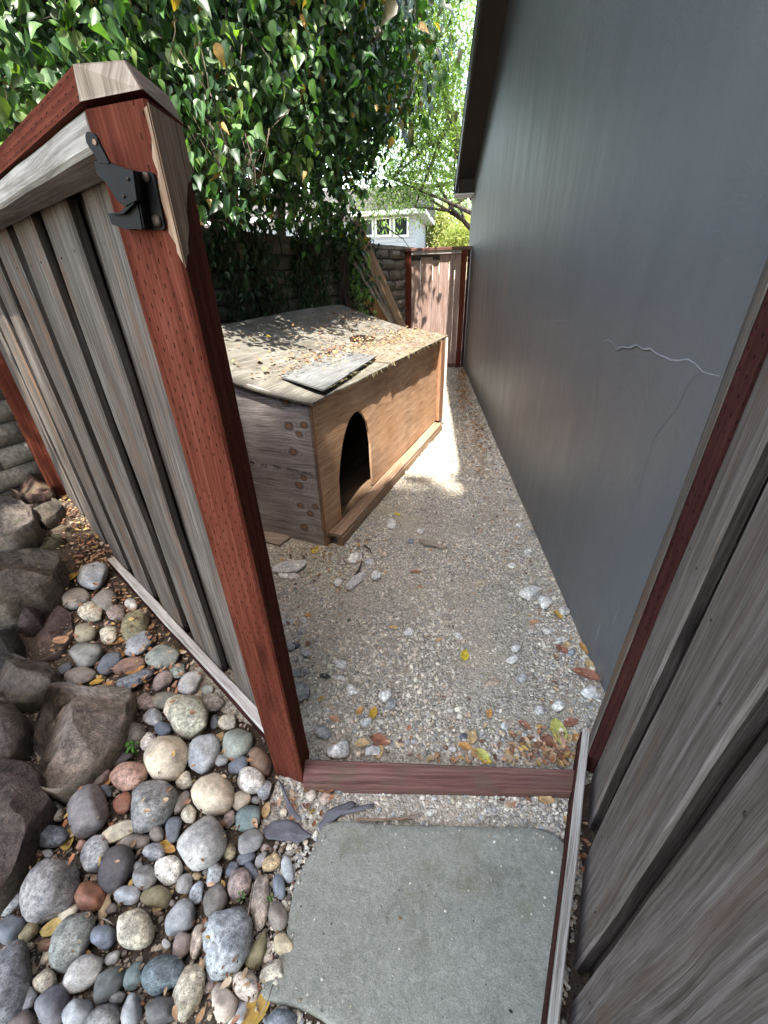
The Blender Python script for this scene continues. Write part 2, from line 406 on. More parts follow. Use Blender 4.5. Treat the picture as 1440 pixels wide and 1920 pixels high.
def stucco():
    m = NT('charcoal_stucco'); tc = m.n('TexCoord').outputs['UV']
    a = m.noise(m.mapv(tc, (1.3, .35, 1)), 1.0, 4, .6); b = m.noise(m.mapv(tc, (9, 1.1, 1)), 1.0, 4, .65)
    f = m.noise(tc, 140, 4, .6); t = m.noise(m.mapv(tc, (3, 3, 1)), 1.0, 5, .7, .6)
    c = m.ramp(a, [(.3, (.080, .089, .101)), (.7, (.098, .106, .116))])
    c = m.mix(1.0, c, m.ramp(b, [(.3, (.93, .935, .94)), (.7, (1.08, 1.07, 1.06))]), 'MULTIPLY')
    # scuffs: thin near-vertical pale marks
    s1 = m.noise(m.mapv(tc, (26, 3.4, 1), (3, 1, 0), (0, 0, .18)), 1.0, 2, .5); s2 = m.noise(m.mapv(tc, (1.7, 1.7, 1), (9, 4, 0)), 1.0, 2)
    sc = m.math('MULTIPLY', m.ramp(s1, [(.69, (0, 0, 0)), (.80, (1, 1, 1))]), m.ramp(s2, [(.5, (0, 0, 0)), (.62, (1, 1, 1))]))
    c = m.mix(m.math('MULTIPLY', sc, .45), c, (.25, .26, .27))
    sy = m.n('SeparateXYZ', {0: tc}).outputs[1]
    foot = m.math('MULTIPLY', m.ramp(m.math('DIVIDE', sy, .5), [(0, (1, 1, 1)), (.12, (.8, .8, .8)), (.5, (.15, .15, .15)), (1, (0, 0, 0))]), m.ramp(m.noise(m.mapv(tc, (14, 9, 1)), 1.0, 5, .7), [(.4, (0, 0, 0)), (.62, (1, 1, 1))]))
    c = m.mix(m.math('MULTIPLY', foot, .35), c, (.21, .19, .165))
    sp = m.ramp(m.noise(m.mapv(tc, (1, 1, 1), (4, 2, 0)), 34, 3, .6), [(.70, (0, 0, 0)), (.76, (1, 1, 1))])
    c = m.mix(m.math('MULTIPLY', sp, .22), c, (.24, .25, .26))
    h = m.math('ADD', m.math('MULTIPLY', t, .8), m.math('MULTIPLY', f, .16))
    rr = m.ramp(b, [(.3, (.36,)*3), (.7, (.52,)*3)])
    return m.fin(c, rr, m.bump(h, .35, .02), .4)
M_stucco = stucco()
M_patch = simple('slate_patch_edge', (.076, .083, .092), .6, .3, .3, 60)
M_crack = simple('pale_crack_filler', (.24, .25, .27), .7, .3, .3, 200)
def block_mat():
    m = NT('slump_block'); tc = m.n('TexCoord').outputs['Object']
    a = m.noise(tc, 3, 4); b = m.noise(tc, 45, 5, .7)
    c = m.ramp(b, [(.3, (.085, .075, .06)), (.55, (.20, .18, .15)), (.75, (.33, .30, .26))])
    c = m.mix(m.ramp(a, [(.45, (0, 0, 0)), (.65, (.6, .6, .6))]), c, (.09, .085, .06))
    return m.fin(c, .95, m.bump(b, .8, .008), .15)
M_block = block_mat()
M_mortar = simple('mortar', (.06, .053, .045), .95, .1, .3, 40, .004)
def flag_mat():
    m = NT('grey_green_flagstone'); tc = m.n('TexCoord').outputs['Object']
    a = m.noise(tc, 3.2, 5, .6); b = m.noise(tc, 60, 6, .75); d = m.noise(tc, 260, 4, .75)
    c = m.ramp(m.math('ADD', m.math('MULTIPLY', b, .4), m.math('MULTIPLY', d, .6)), [(.3, (.11, .113, .095)), (.52, (.235, .238, .205)), (.72, (.40, .40, .36))])
    c = m.mix(1.0, c, m.ramp(a, [(.3, (.93, .93, .93)), (.7, (1.07, 1.07, 1.06))]), 'MULTIPLY')
    mo = m.ramp(m.noise(m.mapv(tc, (1, 1, 1), (1.2, .4, 0)), 5, 5, .65), [(.56, (0, 0, 0)), (.68, (1, 1, 1))])
    c = m.mix(m.math('MULTIPLY', mo, .4), c, (.13, .13, .065))
    st = m.noise(m.mapv(tc, (1, 1, 1), (7, 3, 0)), 9, 6, .7, .8)
    c = m.mix(1.0, c, m.ramp(st, [(.34, (.74, .74, .72)), (.47, (1, 1, 1)), (.60, (1, 1, 1)), (.72, (1.22, 1.22, 1.2))]), 'MULTIPLY')
    ck = m.math('ABSOLUTE', m.math('SUBTRACT', m.noise(m.mapv(tc, (1, 1, 1), (2, 9, 0)), 3.5, 3, .5, 1.2), .5))
    ck = m.math('MULTIPLY', m.ramp(ck, [(0, (1, 1, 1)), (.006, (0, 0, 0))]), m.ramp(m.noise(tc, 5, 2), [(.52, (0, 0, 0)), (.6, (1, 1, 1))]))
    c = m.mix(0.0, c, (.05, .05, .045))
    pit = m.n('TexVoronoi', {'Vector': tc, 'Scale': 38.0, 'Randomness': 1.0}).outputs['Distance']
    pit = m.math('MULTIPLY', m.ramp(pit, [(.05, (1, 1, 1)), (.11, (0, 0, 0))]), m.ramp(m.noise(tc, 17, 2), [(.55, (0, 0, 0)), (.62, (1, 1, 1))]))
    c = m.mix(m.math('MULTIPLY', pit, .6), c, (.07, .07, .06))
    h = m.math('ADD', m.math('MULTIPLY', st, .6), m.math('MULTIPLY', d, .18)); h = m.math('ADD', h, m.math('MULTIPLY', b, .25)); h = m.math('SUBTRACT', h, m.math('MULTIPLY', pit, .4))
    return m.fin(c, .88, m.bump(h, .9, .010), .2)
M_flag = flag_mat()

# ------------------------------------------------------------------ label maker
def name_all(recs, marks):
    """recs: dict(obj, base, pos); makes every label single out one thing by its look, then by its neighbours"""
    cnt = {}
    for r in recs: cnt[r['base']] = cnt.get(r['base'], 0)+1
    anchors = [(p, t) for p, t in marks]+[(r['pos'], 'the '+r['base']) for r in recs if cnt[r['base']] == 1 and len(r['base'].split()) <= 5]
    used = set()
    for r in recs:
        if cnt[r['base']] == 1 and len(r['base'].split()) >= 4:
            r['obj']['label'] = r['base']; used.add(r['base']); continue
        d = sorted(((math.hypot(p[0]-r['pos'][0], p[1]-r['pos'][1]), t) for p, t in anchors if t != 'the '+r['base']))
        cands = [r['base']+' beside '+d[0][1]]
        for i in range(5):
            for j in range(i+1, 6): cands.append(r['base']+' near '+d[i][1]+' and '+d[j][1])
        for i in range(1, 6): cands.append(r['base']+' beside '+d[i][1])
        ok = [c for c in cands if c not in used and 4 <= len(c.split()) <= 16]
        r['obj']['label'] = ok[0]; used.add(ok[0])

# ================================================================== SETTING: ground
def ground_sheet():
    a = Acc(); xs = np.concatenate([[-80, -30, -12, -6], np.linspace(-4, 1.4, 70), [3, 8, 30, 80]])
    ys = np.concatenate([[-60, -20, -6, -2], np.linspace(-.8, 3.2, 52), np.linspace(3.4, 9, 16), [14, 30, 60, 140]])
    b = {}
    for i, x in enumerate(xs):
        for j, y in enumerate(ys): b[i, j] = len(a.V); a.V.append((x, y, terrain(x, y)-.006))
    for i in range(len(xs)-1):
        for j in range(len(ys)-1):
            a.F.append([b[i, j], b[i+1, j], b[i+1, j+1], b[i, j+1]]); a.UV += [(0, 0)]*4
    return tag(a.put('ground', M_soil, None, True), kind='structure')
ground_sheet()

# lines of the place
HW0 = np.array([.745, 0, 0]); He = np.array([-.095, 1, 0]); He /= np.linalg.norm(He); Hm = np.array([-He[1], He[0], 0])   # house wall, Hm points to the passage
def HW(t, off=0, z=0): return HW0+He*t+Hm*off+np.array([0, 0, z])
BW0 = np.array([-1.05, 7.75, 0]); Bd = np.array([-.33, -1, 0]); Bd /= np.linalg.norm(Bd); Bn = np.array([.96, -.28, 0])     # block wall, Bn to the passage
Bn = np.array([-Bd[1], Bd[0], 0]); 
def BW(t, off=0, z=0): return BW0+Bd*t+Bn*off+np.array([0, 0, z])
DA = np.array([-.766, 2.006, 0]); Du = np.array([.21, .978, 0]); Dw = np.array([-.978, .21, 0])
def D(s, t, z): return DA+Du*s+Dw*t+np.array([0, 0, z])
Fb = np.array([-.613, .78, 0]); Fd = np.array([-.851, .526, 0]); Fn = np.array([.526, .851, 0])      # left fence
def FW(s, off=0, z=0): return Fb+Fd*s+Fn*off+np.array([0, 0, z])
Gb = np.array([.486, .885, 0]); Gd = np.array([-.309, -.951, 0]); Gn = np.array([.951, -.309, 0])   # right gate, Gn away from camera
def GW(s, off=0, z=0): return Gb+Gd*s+Gn*off+np.array([0, 0, z])
Zv = np.array([0, 0, 1.0])

# gravel bed sheet of the passage (fine material between the stones)
def gravel_sheet():
    a = Acc(); ny = 60
    for i in range(ny+1):
        y = .52+i*(8.4-.52)/ny
        xr = HW0[0]-.095*y+.03
        xl = -.46 if y < .8 else max(-1.0-(y-.8)*.35, -3.0)
        if y < .8: xl = -.52; xr = .42
        for j in range(9):
            x = xl+(xr-xl)*j/8; a.V.append((x, y, max(terrain(x, y), 0)+.002+.006*noise.noise(Vector((x*2.2, y*2.2, 0)))))
    for i in range(ny):
        for j in range(8):
            k = i*9+j; a.F.append([k, k+1, k+10, k+9]); a.UV += [(0, 0)]*4
    return tag(a.put('path', M_fines, None, True), kind='structure')
gravel_sheet()

# ================================================================== house
hs = thing('house', tuple(HW(3)), 'charcoal grey stucco house wall with dark brown eave along the gravel passage', 'house')
RK = .42; T1 = 8.32; Z1 = 2.577; TR = -.4
def rakez(t): return Z1+RK*(T1-t) if t >= TR else Z1+RK*(T1-TR)-RK*(TR-t)
def wallshape():
    a = Acc(); ts = [-5, TR, T1]
    poly = [HW(-5, 0, -.05), HW(T1, 0, -.05), HW(T1, 0, rakez(T1)), HW(TR, 0, rakez(TR)), HW(-5, 0, rakez(-5))]
    a.prism(poly, -Hm*.22, He, Zv); return a
wallshape().put('stucco_wall', M_stucco, hs)
Acc().prism([HW(T1, -.22, -.05), HW(T1, -8, -.05), HW(T1, -8, Z1), HW(T1, -.22, Z1)], -He*.2, Hm, Zv).put('end_wall', M_stucco, hs)
def rslab(o0, o1, zlo, zhi, t0=-5.0, t1=T1+.02):
    """slab following the rake between offsets o0..o1, heights relative to the rake line"""
    a = Acc()
    for (ta, tb) in ((TR, t1), (t0, TR)):
        p = [HW(ta, o0, rakez(ta)+zlo), HW(tb, o0, rakez(tb)+zlo), HW(tb, o0, rakez(tb)+zhi), HW(ta, o0, rakez(ta)+zhi)]
        a.prism(p, Hm*(o1-o0), He, Zv)
    return a
OV = .27
rslab(.002, OV-.03, .0, .02).put('soffit', M_soffit, hs)
rslab(OV-.028, OV, -.035, .17).put('fascia', M_fascia, hs)
rslab(OV+.002, -7.8, .172, .25, t1=T1+.35).put('roof', M_roofing, hs)
Acc().prism([HW(T1-.30, .004, Z1-.04), HW(T1, .004, Z1-.05), HW(T1, .004, Z1+.12), HW(T1-.30, .004, Z1+.12)], Hm*(OV-.04), He, Zv).put('eave_return', M_soffit, hs)
Acc().prism([HW(T1-.33, .004, Z1-.075), HW(T1+.02, .004, Z1-.075), HW(T1+.02, .004, Z1-.055), HW(T1-.33, .004, Z1-.055)], Hm*(OV+.01), He, Zv).put('drip_board', M_white, hs)
# crack in the stucco, traced and laid 1.5 mm proud of the wall
def wallpt(px, py, off=.0015): return P(px, py, Hm, HW(0, off))
def ribbon(pts, wd, name, mat, par):
    a = Acc()
    for i in range(len(pts)-1):
        p, q = wallpt(*pts[i]), wallpt(*pts[i+1]); d = (q-p)/np.linalg.norm(q-p); s = np.cross(Hm, d)
        w0 = .8*wd*(.4+.6*math.sin(math.pi*i/(len(pts)-1))); w1 = .8*wd*(.4+.6*math.sin(math.pi*(i+1)/(len(pts)-1)))
        b = len(a.V); a.V += [p-s*w0, p+s*w0, q+s*w1, q-s*w1]; a.F.append([b, b+1, b+2, b+3]); a.UV += [(0, 0)]*4
    return a.put(name, mat, par)
ribbon([(1128, 640), (1140, 637), (1148, 641), (1156, 655), (1166, 650), (1180, 652), (1192, 646), (1206, 655), (1219, 653), (1232, 664), (1246, 669), (1258, 675), (1272, 676), (1290, 673), (1304, 682), (1318, 697), (1334, 702), (1350, 705)], .0032, 'crack', M_crack, hs)
ribbon([(1150, 646), (1158, 658), (1168, 653), (1182, 655), (1194, 649), (1208, 658), (1221, 656), (1234, 667), (1248, 672)], .0016, 'crack_shadow_line', M_soffit, hs)  # dark line painted along the crack as its shadow
ribbon([(940, 566), (952, 569), (960, 556), (966, 552), (974, 549), (984, 540)], .0022, 'crack', M_crack, hs)
ribbon([(1000, 597), (1030, 602), (1060, 600), (1075, 612)], .0015, 'crack', M_crack, hs)
ribbon([(1084, 652), (1098, 655), (1112, 645), (1124, 642)], .0015, 'crack', M_stucco, hs)
ribbon([(1322, 700), (1300, 706), (1286, 728), (1270, 765), (1248, 790), (1226, 822), (1212, 870), (1196, 925), (1180, 968), (1170, 990)], .0012, 'patch_edge', M_patch, hs)
ribbon([(1124, 640), (1122, 690), (1116, 780), (1108, 850)], .0015, 'patch_edge', M_patch, hs)

# ================================================================== block wall
bw = thing('block_wall', tuple(BW(3)), 'long weathered slump block wall behind the doghouse, darkened by creeper', 'wall')
def blocks():
    core = Acc(); core.prism([BW(-.5, -.17, -.1), BW(9.5, -.17, -.1), BW(9.5, -.17, 1.805), BW(-.5, -.17, 1.805)], Bn*.15, Bd, Zv)
    core.put('mortar_core', M_mortar, bw)
    V = []; T = []; bh = .142; r = np.random.default_rng(5)
    base = Acc(); n = 0
    for row in range(13):
        z0 = -.02+row*bh; t = -.30-.2*(row % 2)
        while t < 9.4:
            t0 = t+.004; t1 = min(t+.40, 9.5)-.006
            if t1-t0 > .08:
                sag = r.uniform(-.006, .006); out = r.uniform(-.008, .010); b = len(base.V); nu, nv = 6, 4
                for i in range(nu+1):
                    for j in range(nv+1):
                        u = i/nu; v = j/nv; edge = (1-abs(2*u-1)**8)*(1-abs(2*v-1)**5)
                        tt = t0+(t1-t0)*u; zz = z0+.005+sag+(bh-.014)*v+.004*noise.noise(Vector((tt*6, row*3.1, v)))
                        o = .000+out*edge+.016*edge+.010*noise.noise(Vector((tt*9, zz*9, 1)))*edge
                        if j in (0, nv) or i in (0, nu): o -= .018
                        base.V.append(BW(tt, o, zz))
                for i in range(nu):
                    for j in range(nv):
                        k = b+i*(nv+1)+j; base.F.append([k, k+nv+1, k+nv+2, k+1]); base.UV += [(0, 0)]*4
            t += .41
    base.put('block_face', M_block, bw, True)
    cap = Acc(); t = -.4
    while t < 9.4:
        cap.timber(BW(t+.004, -.08, 1.83+r.uniform(-.004, .004)), BW(t+.195, -.08, 1.83+r.uniform(-.004, .004)), Bn*.2, Zv*.06, 1, .012); t += .2
    cap.put('cap_course', M_block, bw)
blocks()
pil = Acc().prism([(-4.2, .9, -.1), (-3.30, 1.25, -.1), (-3.55, 2.0, -.1), (-4.5, 1.7, -.1)], (0, 0, 1.95)).put('block_pillar', M_block)
tag(top(pil, (-3.9, 1.4, -.1)), 'smooth grey block pillar behind the boulders at the far left', 'pillar')
pp = B(P(648, 560, Bn, BW(0, .12))*np.array([1, 1, 0])+Zv*-.02, P(648, 560, Bn, BW(0, .12))*np.array([1, 1, 0])+Zv*1.78, Bd*.09, Bn*.09, 4, .006, .003).put('wooden_post', M_graydk)
tag(top(pp, P(648, 560, Bn, BW(0, .12))*np.array([1, 1, 0])), 'dark weathered wooden post standing against the creeper covered block wall', 'post')

# ================================================================== far fence
ff = thing('far_fence_panel', (-.5, 7.72, 0), 'pinkish board fence panel with red posts closing the far end of the passage', 'fence')
fa = G(765, 690); fb_ = G(868, 690); Xd = (fb_-fa)/np.linalg.norm(fb_-fa); Xn = np.array([-Xd[1], Xd[0], 0])
def X(s, off=0, z=0): return fa+Xd*s+Xn*off+np.array([0, 0, z])
for s in (-.0, .89): B(X(s, .03, -.03), X(s, .03, 1.78), Xd*.09, Xn*.09, 3, .005, .002).put('post', M_red, ff)
B(X(-.05, .03, 1.805), X(.985, .03, 1.805), Xn*.14, Zv*.045, 2, .005).put('cap_rail', M_redplain, ff)
B(X(.05, .015, 1.755), X(.84, .015, 1.755), Xn*.085, Zv*.04, 2, .005).put('top_rail', M_silver, ff)
for s0, s1, o, zt in ((.05, .20, .05, 1.66), (.20, .395, .035, 1.70), (.395, .50, .05, 1.66), (.50, .66, .030, 1.735), (.66, .75, .045, 1.735), (.75, .845, .055, 1.735)):
    B(X((s0+s1)/2, o, .03), X((s0+s1)/2, o, zt), Xd*(s1-s0-.006), Xn*.02, 3, .003, .002).put('board', M_farboard, ff)
B(X(.5, .08, 1.70)-Xd*.45, X(.5, .08, 1.70)+Xd*.35, Xn*.04, Zv*.09).put('back_rail', M_graydk, ff)
B(X(.56, .01, .05), X(.84, .01, .05), Xn*.06, Zv*.06).put('bottom_rail', M_redplain, ff)
Acc().prism([X(.94, .04, 0), X(.985, .04, 0), X(.985, .04, 1.78), X(.94, .04, 1.78)], Xn*.03).put('filler_strip', M_maroon, ff)

# ================================================================== left fence with latch post
lf = thing('left_fence_panel', tuple(FW(1.2)), 'weathered board on board fence panel with red latch post left of the opening', 'fence')
PA, PB, PC, PD = np.array([-.539, .680, 0]), np.array([-.428, .664, 0]), np.array([-.442, .762, 0]), np.array([-.553, .776, 0])
def postmesh():
    a = Acc(); n = 26; pts = [PA, PB, PC, PD]; h = 1.66; ch = .006
    cs = (PA+PB+PC+PD)/4
    ring = []
    for i in range(4):
        p, q, r_ = pts[i-1], pts[i], pts[(i+1) % 4]
        ring += [q+(p-q)/np.linalg.norm(p-q)*ch, q+(r_-q)/np.linalg.norm(r_-q)*ch]
    per = [0]
    for i in range(8): per.append(per[-1]+np.linalg.norm(ring[(i+1) % 8]-ring[i]))
    for i in range(n+1):
        z = -.05+(h+.05)*i/n
        for k, p in enumerate(ring):
            q = p.copy()
            if k in (2, 3):      # chipped front right arris near the top
                f = math.exp(-((z-1.60)/.05)**2)*.5+.30*math.exp(-((z-1.5)/.07)**2)+.05*max(0, math.sin(z*31))
                q = q
            a.V.append(q+Zv*z)
    for i in range(n):
        for k in range(8):
            j = (k+1) % 8; b = i*8
            a.F.append([b+k, b+j, b+8+j, b+8+k]); z0 = -.05+(h+.05)*i/n; z1 = -.05+(h+.05)*(i+1)/n
            a.UV += [(z0, per[k]), (z0, per[k+1]), (z1, per[k+1]), (z1, per[k])]
    a.F.append([n*8+k for k in range(8)]); a.UV += [(3+a.V[n*8+k][0]*.2, a.V[n*8+k][1]) for k in range(8)]
    return a
postmesh().put('post', M_red, lf)
def rawface(p0, p1, prof, nm):
    n0 = np.cross(p1-p0, Zv); n0 /= np.linalg.norm(n0)
    if np.dot(n0, p0-(PA+PB+PC+PD)/4) < 0: n0 = -n0
    pts = [p0+(p1-p0)*t+Zv*z+n0*.0016 for t, z in prof]; Acc().prism(pts, -n0*.0012, Zv, np.cross(n0, Zv)).put(nm, M_brownwood, lf)
rawface(PB, PC, [(0, 1.655), (.97, 1.655), (.98, 1.60), (.86, 1.588), (.72, 1.582), (.60, 1.566), (.47, 1.545), (.40, 1.52), (.36, 1.515), (.27, 1.505), (.22, 1.49), (.12, 1.485), (.06, 1.475), (0, 1.47)], 'raw_side')
rawface(PB, PA, [(0, 1.652), (.05, 1.65), (.04, 1.62), (.10, 1.60), (.07, 1.585), (.13, 1.56), (.09, 1.53), (.12, 1.515), (.05, 1.50), (.06, 1.49), (.02, 1.48), (0, 1.475)], 'raw_edge')
# cap board: 2x6 laid flat, following the fence, end cut square to the post face
cA, cB, cC = np.array([-.545, .668, 0]), np.array([-.440, .655, 0]), np.array([-.455, .790, 0])
def cap():
    a = Acc(); z0, z1 = 1.667, 1.702; L = 3.0
    bot = [(-.534, .676), (-.430, .662), (-.462, .800)]; tp = [(-.528, .675), (-.458, .682), (-.480, .803)]
    def full(q): q = [np.array([x, y, 0]) for x, y in q]; return q+[q[2]+Fd*L, q[0]+Fd*L]
    bt, tt = full(bot), full(tp); a.V = [p+Zv*z0 for p in bt]+[p+Zv*z1 for p in tt]; n = 5
    a.F = [list(range(n))[::-1], list(range(n, 2*n))]
    f = lambda p: (float(np.dot(p, Fd)), float(np.dot(p, Fn)))
    a.UV = [f(bt[i]) for i in range(n)][::-1]+[f(tt[i]) for i in range(n)]
    for i in range(n):
        j = (i+1) % n; l = float(np.linalg.norm(bt[j]-bt[i])); a.F.append([i, j, n+j, n+i]); a.UV += [(0, .3*i), (l, .3*i), (l, .3*i+.036), (0, .3*i+.036)]
    return a
cap().put('cap_rail', M_red, lf)
def veneer(pts, nm, mat, uax):
    pts = [np.array(p, float) for p in pts]; n = np.cross(pts[1]-pts[0], pts[-1]-pts[0]); n /= np.linalg.norm(n)
    Acc().prism([p+n*.0015 for p in pts], -n*.0012, uax, np.cross(n, uax)).put(nm, mat, lf)
veneer([(-.534, .676, 1.667), (-.430, .662, 1.667), (-.458, .682, 1.702), (-.528, .675, 1.702)], 'cap_end_grain', M_scrap, (0, 0, 1))
veneer([(-.430, .662, 1.667), (-.462, .800, 1.667), (-.480, .803, 1.702), (-.458, .682, 1.702)], 'cap_side_grain', M_rawdk, (-.2, .98, 0))
B(FW(-.108, .0, 1.643), FW(2.55, .0, 1.643), Fn*.088, Zv*.044, 24, .006, .0028).put('top_rail', M_silver, lf)
# boards: front ones with gaps, recessed ones behind
for i in range(7):
    s0 = .04+.35*i; s1 = s0+.232
    zb = terrain(*FW(s0)[:2])+.01
    if i == 0: s0 = -.03; s1 = .27
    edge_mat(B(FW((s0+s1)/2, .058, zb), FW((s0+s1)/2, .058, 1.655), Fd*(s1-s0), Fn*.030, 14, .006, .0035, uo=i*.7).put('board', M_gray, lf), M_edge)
for i in range(7):
    s = .335+.35*i
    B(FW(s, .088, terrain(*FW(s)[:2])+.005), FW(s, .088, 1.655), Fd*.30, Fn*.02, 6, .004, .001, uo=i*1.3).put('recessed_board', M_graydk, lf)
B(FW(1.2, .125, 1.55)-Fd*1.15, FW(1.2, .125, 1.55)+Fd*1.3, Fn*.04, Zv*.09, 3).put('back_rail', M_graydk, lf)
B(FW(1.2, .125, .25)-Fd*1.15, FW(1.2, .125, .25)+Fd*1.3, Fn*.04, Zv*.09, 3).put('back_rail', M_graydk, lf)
kr = B(FW(-.015, .022, .024), FW(1.64, .022, .014), Fn*.04, Zv*.05, 16, .004, .0018); kr.put('kick_rail', M_pale, lf)
B(FW(-.015, .0005, .018), FW(1.64, .0005, .010), Fn*.004, Zv*.03, 10, .0005, .0008).put('kick_rail_stain', M_maroon, lf)
B(FW(2.50, .03, .10), FW(2.50, .03, 1.66), Fd*.10, Fn*.10, 4, .005, .002).put('end_post', M_red, lf)

for i in range(6):
    for zz in (.32, 1.52):
        for ds in (.05, .18):
            c_ = FW(.04+.35*i+ds, .0428, zz+.01*math.sin(i*5+ds*40)); Acc().tube([c_, c_-Fn*.0015], [.0035, .003], 7).put('nail', M_screw, lf)
# latch on the post face
Ln = np.cross(PB-PA, Zv); Ln /= np.linalg.norm(Ln)
if Ln[1] > 0: Ln = -Ln
def lp(x, y, off): return P(120+x/4.8, 100+y/4.8, Ln, PA+Ln*off)
def plate(pts, off, th, name, mat, par):
    return Acc().prism([lp(x, y, off) for x, y in pts], Ln*th).put(name, mat, par)
la = thing('gate_latch', tuple(lp(700, 1300, .0)), 'black self closing thumb latch screwed to the red post', 'latch')
la.parent = lf; la.location = Vector(lp(700, 1300, 0))-lf.location
for k in ('label', 'category'): del la[k]
la['label'] = 'black steel gate latch on the red post'
plate([(672, 1072), (780, 1068), (815, 1085), (835, 1120), (925, 1575), (900, 1592), (770, 1585), (700, 1330)], .0015, .004, 'mounting_plate', M_black, la)
plate([(660, 1070), (715, 1075), (800, 1582), (745, 1590), (690, 1360), (640, 1240)], .006, .016, 'folded_flange', M_black, la)
plate([(215, 750), (222, 722), (245, 710), (285, 722), (318, 765), (332, 805), (425, 985), (420, 1000), (335, 990), (300, 920), (255, 860), (225, 810)], .030, .004, 'release_lever', M_black, la)
plate([(328, 985), (430, 985), (560, 1035), (672, 1070), (705, 1330), (660, 1350), (600, 1385), (555, 1355), (525, 1325), (440, 1185), (352, 1100)], .022, .010, 'latch_arm', M_black, la)
plate([(458, 1450), (560, 1442), (660, 1345), (715, 1320), (760, 1590), (690, 1585), (620, 1592), (490, 1545)], .012, .012, 'striker_jaw', M_black, la)
plate([(455, 1440), (552, 1434), (652, 1338), (664, 1352), (562, 1450), (460, 1456)], .0245, .006, 'jaw_rim', M_black, la)
for (x, y, r_) in ((747, 1118, 26), (843, 1510, 30), (690, 1322, 16)):
    c = lp(x, y, .0057); rr = r_/4.8/FPX*.95
    Acc().tube([c, c+Ln*.003, c+Ln*.0045], [rr, rr, rr*.6], 12).put('screw', M_screw, la, True)
for (x, y) in ((578, 1134), (540, 1288)):
    c = lp(x, y, .0322); Acc().tube([c, c+Ln*.002], [.0022, .0018], 8).put('rivet', M_screw, la, True)
c0 = lp(278, 800, .0345)
Acc().tube([c0, c0+Ln*.0012], [.0032, .0032], 12).put('lever_hole', M_brownwood, la)

# sill between the posts
def sill():
    a = Acc(); bl, br = G(572, 1424, .045), G(1088, 1444, .045); fl, fr = G(568, 1473, .045), G(1081, 1484, .045)
    n = 40; prof = 7
    for i in range(n+1):
        t = i/n; b = bl+(br-bl)*t; f = fl+(fr-fl)*t; d = f-b
        wane = .010*max(0, noise.noise(Vector((t*6, 2, 0))))+.004*noise.noise(Vector((t*25, 1, 0)))
        chip = .012*max(0, noise.noise(Vector((t*9+3, 5, 0))))
        f2 = f-d*(wane/.1)
        pr = [b+Zv*-.09, b, b+d*.06+Zv*.004, f2-d*.05+Zv*.003, f2-Zv*(.004+chip), f-Zv*(.02+chip), f-Zv*.07]
        a.V += [np.array(p) for p in pr]
    per = [0, .09, .1, .18, .19, .21, .26]
    for i in range(n):
        for k in range(prof-1):
            q = i*prof+k; a.F.append([q, q+1, q+1+prof, q+prof]); u0, u1 = i/n*.93, (i+1)/n*.93
            a.UV += [(u0, per[k]), (u0, per[k+1]), (u1, per[k+1]), (u1, per[k])]
    for b in (0, n*prof):
        a.F.append([b+k for k in range(prof)]); a.UV += [(0, per[k]) for k in range(prof)]
    return a
ss = sill().put('timber_sill', M_redplain); tag(top(ss, G(820, 1450, 0)), 'faded red timber sill beam lying across the opening between both posts', 'sill')

# ================================================================== right fence panel
rg = thing('right_fence_panel', tuple(GW(.6)), 'brown grey board fence panel beside the camera right of the opening', 'fence')
B(GW(-.003, .031, .015), GW(-.003, .031, 1.75), Gd*.070, Gn*.060, 10, .004, .001).put('red_stile', M_maroon, rg)
B(GW(-.003, -.0005, .02), GW(-.003, -.0005, 1.75), Gd*.071, Gn*.003, 12, .001, .001).put('weathered_face', M_gray, rg)
for i, (s0, s1) in enumerate(((.034, .20), (.286, .53), (.585, .83), (.88, 1.12), (1.17, 1.42))):
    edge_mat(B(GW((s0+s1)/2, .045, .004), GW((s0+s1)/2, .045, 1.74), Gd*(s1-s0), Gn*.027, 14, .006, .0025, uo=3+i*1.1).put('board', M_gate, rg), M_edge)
for i, s in enumerate((.243, .557, .855, 1.145)):
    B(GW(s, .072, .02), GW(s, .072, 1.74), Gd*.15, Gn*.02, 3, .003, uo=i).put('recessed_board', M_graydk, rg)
B(GW(-.055, -.011, .05), GW(1.5, -.011, .05), Gn*.022, Zv*.10, 30, .003, .0012).put('kick_rail', M_pale, rg)
B(GW(-.05, -.0245, .045), GW(1.5, -.0245, .045), Gn*.004, Zv*.085, 6, .0005, .0006).put('kick_rail_stain', M_maroon, rg)
B(GW(-.06, .01, 1.775), GW(1.5, .01, 1.775), Gn*.14, Zv*.045, 4).put('cap_rail', M_red, rg)

for s_ in (.07, .16, .33, .48, .63, .78):
    for zz in (.22, .95):
        c_ = GW(s_, .0312, zz+.015*math.sin(s_*60)); Acc().tube([c_, c_-Gn*.0012], [.0033, .003], 7).put('nail', M_screw, rg)
# ================================================================== doghouse
dh = thing('doghouse', tuple(D(1.3, .5, 0)), 'long low plywood doghouse with an arched doorway and leaf strewn roof', 'doghouse')
HS, HW_ = 2.56, 1.12
def rz(t): return .905+.13*max(t, 0)+.105*max(t, 0)**2
px2 = lambda x, y: (420+x/5.333, 700+y/5.333)
nside = Du; 
def side_uv(px, py): q = P(px, py, Du, D(0, 0, 0)); return float(np.dot(q-D(0, 0, 0), Dw)), float(q[2])
kn = [(*side_uv(*px2(x, y)), r) for x, y, r in ((617, 272, .026), (648, 525, .022), (801, 517, .018), (752, 612, .018), (692, 785, .022), (797, 1047, .017), (750, 1120, .022), (765, 1320, .020), (912, 1332, .017), (862, 1402, .019), (803, 1543, .023))]
M_plyside = ply_mat('grey_brown_side_plywood', (.14, .115, .108), (.36, .32, .31), (.60, .56, .555), knots=kn)
